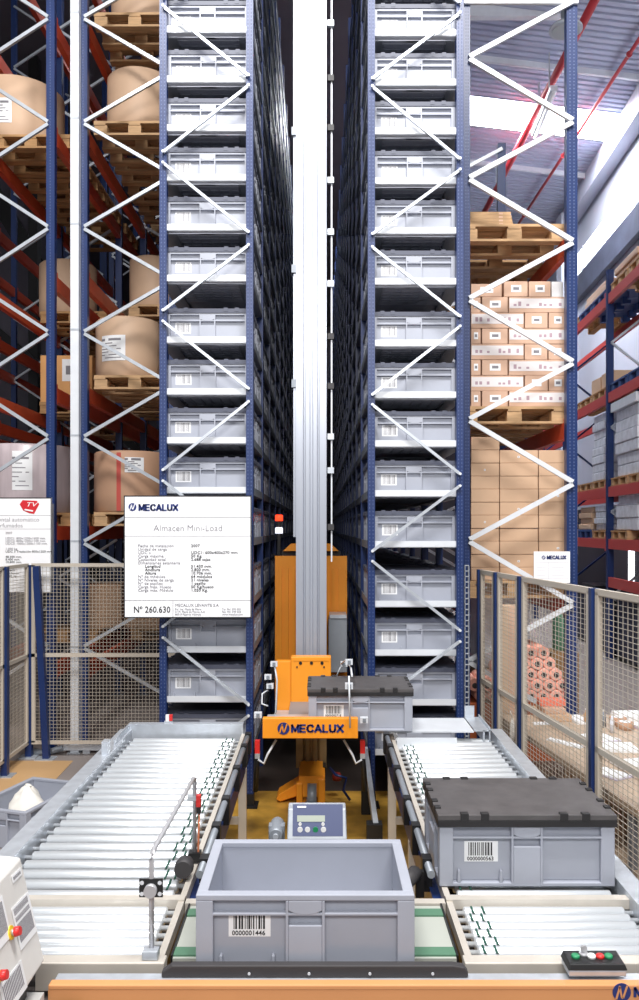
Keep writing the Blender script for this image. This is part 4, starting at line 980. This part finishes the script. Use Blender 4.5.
t = carton(PX(500.5,5.6), PX(521,5.6)+.02, 5.62, 5.72, .002, PZ(606,5.6), 'tall narrow beige carton standing behind the right fence', mat('beige_board', (206,178,150), .7, noise=.06, scale=5), 'v') 
t = thing('wrapped_load', 'clear wrapped pale load in the rack behind the right fence', 'load', (1.5,7.6,.9))
M().box(PX(478,7),PX(530,7),7.0,7.6,PZ(668,7),PZ(592,7)).build('film_block', FILM, t, bevel=.02); M().box(PX(476,7),PX(532,7),6.98,7.62,.0,PZ(668,7)).build('base_crate', WOODD, t)
t = thing('plastic_drum', 'green plastic drum in the dark behind the right fence', 'drum', (PX(562,7.2),7.3,0))
q = P(561,650,7.2); M().lathe([(.06,0),(.075,.02),(.075,.3),(.05,.34),(.03,.36)], (q.x,q.y,q.z), 18).build('body', mat('drum_green', (96,150,120), .4), t); M().lathe([(.032,.36),(.032,.39)], (q.x,q.y,q.z), 14).build('cap', WHT, t); M().box(q.x-.12,q.x+.12,q.y-.12,q.y+.12,0,q.z).build('stand', WOODD, t)

# ---- packing bench behind the right fence
zb_ = .58
def BX(d): return FX(d)+.06
t = thing('packing_bench', 'long tan packing bench strewn with papers behind the right fence', 'table', (1.8,4,0))
M().prism([(BX(5.6),5.6),(2.75,5.6),(2.75,2.6),(BX(2.6),2.6)], zb_-.035, zb_, 'z').build('tabletop', TAN, t)
M().prism([(BX(5.55)+.02,5.55),(2.7,5.55),(2.7,2.65),(BX(2.65)+.02,2.65)], .25, .275, 'z').build('lower_shelf', TAN, t)
for y in (5.25, 3.8, 2.72):
    for x in (BX(y)+.04, 2.65): M().box(x-.025,x+.025,y-.025,y+.025,.0,zb_-.035).build('leg', GREYM, t)
def bp(px, py): d = (H-zb_)*F/(py-528); return PX(px,d), d
def onbench(px0, px1, y0, y1): (xa, da), (xb, db) = bp(px0,y1), bp(px1,y1); dt = bp(px0,y0)[1]; return xa, xb, da, dt
xa, xb, da, dt = onbench(543,572,712,722)
carton(xa, xb, da, dt, zb_+.001, zb_+.045, 'flat brown carton on the bench behind the fence', CARD)
carton(xa+.02, xb-.03, da+.03, dt-.03, zb_+.046, zb_+.08, 'pale carton on top of the flat brown carton', CARDL)
carton(xa+.01, xb-.01, da+.1, da+.2, zb_+.081, zb_+.125, 'small coral box on top of the pale carton on the bench', mat('coral', (232,128,104), .6))
PPR = [(597,739,.2,.2,.012,20,'just behind the second blue post'),(618,749,.2,.17,.02,-8,'in the middle of the bench'),(634,766,.2,.15,.02,10,'at the near right of the bench'),(611,775,.13,.18,.012,30,'curled and lilac at the near end'),(565,744,.05,.24,.012,35,'narrow and tilted by the fence'),(578,721,.1,.2,.02,5,'right of the flat carton'),(654,728,.25,.2,.02,5,'at the far right of the bench'),(638,718,.3,.2,.03,0,'at the far end of the bench'),(541,724,.1,.06,.008,0,'left of the flat carton')]
for i, (px, py, w, l, h_, a, wh) in enumerate(PPR):
    x, y = bp(px, py); t = thing('paper_stack', 'white papers lying %s' % wh, 'papers', (x,y,zb_+.001), R(a), 'papers on the packing bench')
    M().box(-w/2,w/2,-l/2,l/2,0,h_*.6).build('lower_sheets', mat('paper_lilac_%d' % i, (214,206,222), .6) if i % 3 == 0 else PAPER, t, True)
    M().hexa([(-w/2+.01,-l/2,h_*.6+.001),(w/2,-l/2+.012,h_*.6+.001),(w/2-.01,l/2,h_*.6+.001),(-w/2,l/2-.012,h_*.6+.001),(-w/2+.01,-l/2,h_),(w/2,-l/2+.012,h_),(w/2-.01,l/2,h_),(-w/2,l/2-.012,h_)]).build('top_sheets', PAPER, t, True)
for x, y, r_, h_, l_, m_ in ((*bp(586.5,724),.018,.1,'amber bottle on the bench by the fence post',CARDT),(*bp(603,727),.02,.11,'grey bottle right of the blue fence post',GREYM),(*bp(612,733),.014,.12,'thin clear bottle on the middle of the bench',FILM)):
    t = thing('bottle', l_, 'bottle', (x,y,zb_)); M().lathe([(r_,0),(r_,h_*.65),(r_*.45,h_*.8),(r_*.45,h_*.9)], (x,y,zb_+.001), 14).build('body', m_, t); M().lathe([(r_*.5,h_*.9),(r_*.5,h_)], (x,y,zb_+.001), 12).build('cap', WHT, t)
for i, (x, y) in enumerate((bp(625,729),bp(618,724))):
    t = thing('tape_roll', 'brown tape roll on the bench, %s of the two' % ('nearer','farther')[i], 'tape', (x,y,zb_)); M().lathe([(.05,.001),(.055,.003),(.055,.045),(.05,.047)], (x,y,zb_), 24).build('tape', KRAFTB, t); M().lathe([(.035,.0475),(.035,.049)], (x,y,zb_), 18).build('core', PAPER, t)
carton(BX(4.6)+.1, BX(4.6)+.45, 4.2, 4.8, .276, .5, 'dim brown carton on the lower shelf of the bench', CARD)
carton(BX(3.6)+.1, BX(3.6)+.45, 3.3, 3.9, .276, .46, 'brown carton on the lower shelf, near end', CARDL)
t = thing('plastic_bag', 'white bag hanging between the fence and the bench', 'bag', (BX(5.0)-.03,5.05,.6)); q = P(505,735,5.1)
M().lathe([(.006,-.08),(.016,-.06),(.018,-.02),(.014,.03),(.006,.07)], (FX(5.25)+.038,5.25,q.z), 14).build('pouch', BAGW, t); M().tube([(FX(5.25)+.038,5.25,q.z+.07),(FX(5.25)+.02,5.23,q.z+.12)], .004, 6).build('tie', BAGW, t)

# ---- rack along the right wall
dE = 11.5; EX = PX(611,dE)-0.0; ev = VX
def ex(y, o=0.): return EX+ev*(y-dE)+o
ze = [PZ(294,dE), PZ(393,dE), PZ(487,dE), PZ(539,dE)]
t = thing('pallet_rack', 'blue and red pallet rack along the right wall', 'rack', (EX,dE,0))
def sk(x0, x1, y0, y1, z0, z1): 
    return M().hexa([(ex(y0,x0),y0,z0),(ex(y0,x1),y0,z0),(ex(y1,x1),y1,z0),(ex(y1,x0),y1,z0),(ex(y0,x0),y0,z1),(ex(y0,x1),y0,z1),(ex(y1,x1),y1,z1),(ex(y1,x0),y1,z1)])
BE = 2.6
for k in range(-1, 5):
    y = dE+k*BE
    for o in (-.05, .72):
        p = sk(o, o+.09, y, y+.08, .01, ze[0]+.35).build('upright', BLUE, t)
        sk(o-.03, o+.12, y-.03, y+.11, 0, .01).build('foot_plate', GREYM, p)
    for i in range(8):
        a, c = (0, .76) if i % 2 else (.76, 0)
        M().bar((ex(y,a),y-.01,.3+i*.6), (ex(y,c),y-.01,.9+i*.6), .03, .03, up=(0,1,0)).build('diagonal_brace', BLUED if k else GALV, t)
    if k < 4:
        for z in ze:
            for o in (-.04, .74):
                bm = sk(o, o+.05, y+.08, y+BE, z-.14, z).build('beam', mat('pinkish_red_steel', (186,70,66), .45) if (k, z, o) == (-1, ze[0], -.04) else bpy.data.materials['pinkish_red_steel'], t)  # pinker red than the other rack beams
                sk(o-.01, o+.06, y+.08, y+.14, z-.17, z+.04).build('connector', bpy.data.materials['pinkish_red_steel'], bm)
for o in (-.04, .74): sk(o, o+.05, dE-BE+.08, dE, PZ(577,dE)-.14, PZ(577,dE)).build('beam', bpy.data.materials['pinkish_red_steel'], t)
NAVYC = mat('navy_crate', (40,44,66), .6)  # invented dark crates, placed to darken the floor behind the fence
for i, y in enumerate((9.88, 10.68, 11.64, 12.44, 13.25)):
    tt = thing('added_crate', 'added dark navy crate darkening the floor under the wall rack, %s from the camera' % ['first','second','third','fourth','fifth'][i], 'crate', (ex(y,.4),y,.0))
    sk(.06, .7, y, y+.78, .08, [.85,.9,.7,.95,.8][i]).build('body', NAVYC, tt, bevel=.01)
    sk(.04, .72, y-.01, y+.79, [.85,.9,.7,.95,.8][i], [.85,.9,.7,.95,.8][i]+.03).build('rim', BLACK, tt); sk(.1, .2, y+.05, y+.73, 0, .08).build('runner', BLACK, tt); sk(.55, .65, y+.05, y+.73, 0, .08).build('runner', BLACK, tt)
# loads on it
PE = thing('wooden_pallet', 'x', 'pallet', (0,0,-80))
b = M(); 
for i in range(6): b.box(-.4,.4,-.36+i*.122,-.36+i*.122+.105,.1,.12)
b.build('deck', WOODD, PE, True)
BLB = mat('blue_block', (46,76,130), .5)
for x in (-.33,0,.33):
    for y in (-.31,0,.31): M().box(x-.06,x+.06,y-.05,y+.05,.018,.1).build('block', WOOD, PE, True)
M().box(-.4,-.3,-.36,.36,0,.018).box(-.05,.05,-.36,.36,0,.018).box(.3,.4,-.36,.36,0,.018).build('bottom_board', WOODD, PE, True)
PEB = thing('plastic_pallet', 'x', 'pallet', (0,0,-85))
M().box(-.4,.4,-.36,.36,.1,.125).build('deck', BLB, PEB, True)
for x in (-.33,0,.33):
    for y in (-.31,0,.31): M().box(x-.06,x+.06,y-.05,y+.05,.0,.1).build('block', BLB, PEB, True)
ec = .38; ORDN = ['nearest','second','third','fourth','fifth','sixth']
for li, z in enumerate(ze):
    for i in range(5):
        y = [10.3,11.07,12.04,12.8,13.56][i]; blue = (li == 0 and i in (2,3)) or (li == 1 and i in (0,1)) or (li == 3 and i > 2)
        if li == 3 and i < 1: continue
        dup(PEB if blue else PE, (ex(y,ec),y,z+.001), -math.atan(ev), '%s pallet on the %s level along the right wall, %s' % ('blue' if blue else 'wooden', ['top','second','third','lowest'][li], ORDN[i]))
drop(PE); drop(PEB)
def wrap(y0, y1, z0, h_, label, m_=FILM, rows=8, o0=.02, o1=.7, cap=False):
    t = thing('wrapped_load', label, 'load', (ex((y0+y1)/2,(o0+o1)/2),(y0+y1)/2,z0))
    n = rows; b = M()
    for i in range(n):
        j = random.uniform(-.025,.025); q = sk(o0+j, o1+j, y0+random.uniform(0,.02), y1-random.uniform(0,.02), z0+h_*i/n, z0+h_*(i+1)/n-.002)
        k0 = len(b.v); b.v += q.v; b.f += [[k0+v for v in f] for f in q.f]; b.m += q.m; b.sm += q.sm
    b.build('film_wrapped_bags', m_, t, bevel=.015)
    if cap: sk(o0-.06, o1+.04, y0-.05, y1+.05, z0+h_, z0+h_+.12).build('top_board', BRIGHT, t)
wrap(11.85, 12.5, ze[2]+.128, 1.0, 'clear wrapped bag stack left of the blue post by the wall')
wrap(10.35, 11.33, ze[2]+.128, .91, 'clear wrapped load with flat white top right of the blue post', cap=True, rows=6)
wrap(11.7, 12.4, ze[3]+.128, .36, 'low stack of pale wrapped bags on the lowest wall rack level', rows=4)
wrap(12.55, 13.3, ze[3]+.128, .36, 'brownish wrapped bag stack on the lowest wall rack level', KRAFT, rows=4)
wrap(10.35, 11.3, ze[3]+.128, .5, 'white wrapped boxes at the right edge, lowest wall rack level', rows=3)
for i, y in enumerate((11.66, 12.2)):
    t = carton(ex(y,.05), ex(y,.5), y, y+.4, ze[1]+.128, ze[1]+.36, 'brown carton on the second wall rack level, %s of two' % ('nearer','farther')[i], CARD)
wrap(10.4, 11.4, ze[0]+.128, .18, 'low pale goods on the top wall rack level, right of the blue post', CARDL, rows=2)
wrap(11.7, 12.9, ze[0]+.128, .18, 'low pale goods on the top wall rack level, left of the blue post', CARDL, rows=2)

# ------------------------------------------------------------------ light and camera
w = bpy.data.worlds.new('hall_daylight'); bpy.context.scene.world = w; w.use_nodes = True
bg = w.node_tree.nodes['Background']; bg.inputs[0].default_value = (.86,.92,1.0,1); bg.inputs[1].default_value = .27
def area(name, loc, size, power, rot=(0,0,0), col=(1,.98,.96)):
    l = bpy.data.lights.new(name, 'AREA'); l.shape = 'RECTANGLE'; l.size, l.size_y = size; l.energy = power; l.color = col
    o = bpy.data.objects.new(name, l); C.objects.link(o); o.location = loc; o.rotation_euler = rot; return o
area('roof_lamp', (-1.3,1.6,8.2), (1.6,1.6), 440, (R(24),0,0))
area('roof_lamp', (1.5,1.6,8.2), (1.6,1.6), 440, (R(24),0,0))
area('front_fill', (0,-3.0,5.5), (4,1.5), 360, (R(62),0,0))  # added frontal fill from behind the camera, no known fitting
area('skylight_lamp', (3.4,15.7,H+7.8), (4.5,1), 1100, (0,0,0), (.92,.96,1))
area('aisle_fill', (-.06,12,11.5), (.5,8), 70, (0,0,0), (.86,.92,1))  # added light meant to brighten the aisle uprights, no fitting known
cam = bpy.data.cameras.new('camera'); co = bpy.data.objects.new('camera', cam); C.objects.link(co)
co.location = (0,0,H); co.rotation_euler = (R(90),0,0)
cam.sensor_fit = 'VERTICAL'; cam.sensor_height = 36; cam.sensor_width = 36; cam.lens = F/1000*36; cam.shift_y = 28/1000; cam.shift_x = -.5/1000
cam.clip_start = .05; cam.clip_end = 200
sc = bpy.context.scene; sc.camera = co
sc.view_settings.view_transform = 'Standard'; sc.view_settings.look = 'None'; sc.view_settings.gamma = 1; sc.view_settings.use_curve_mapping = False
sc.view_settings.exposure = 0
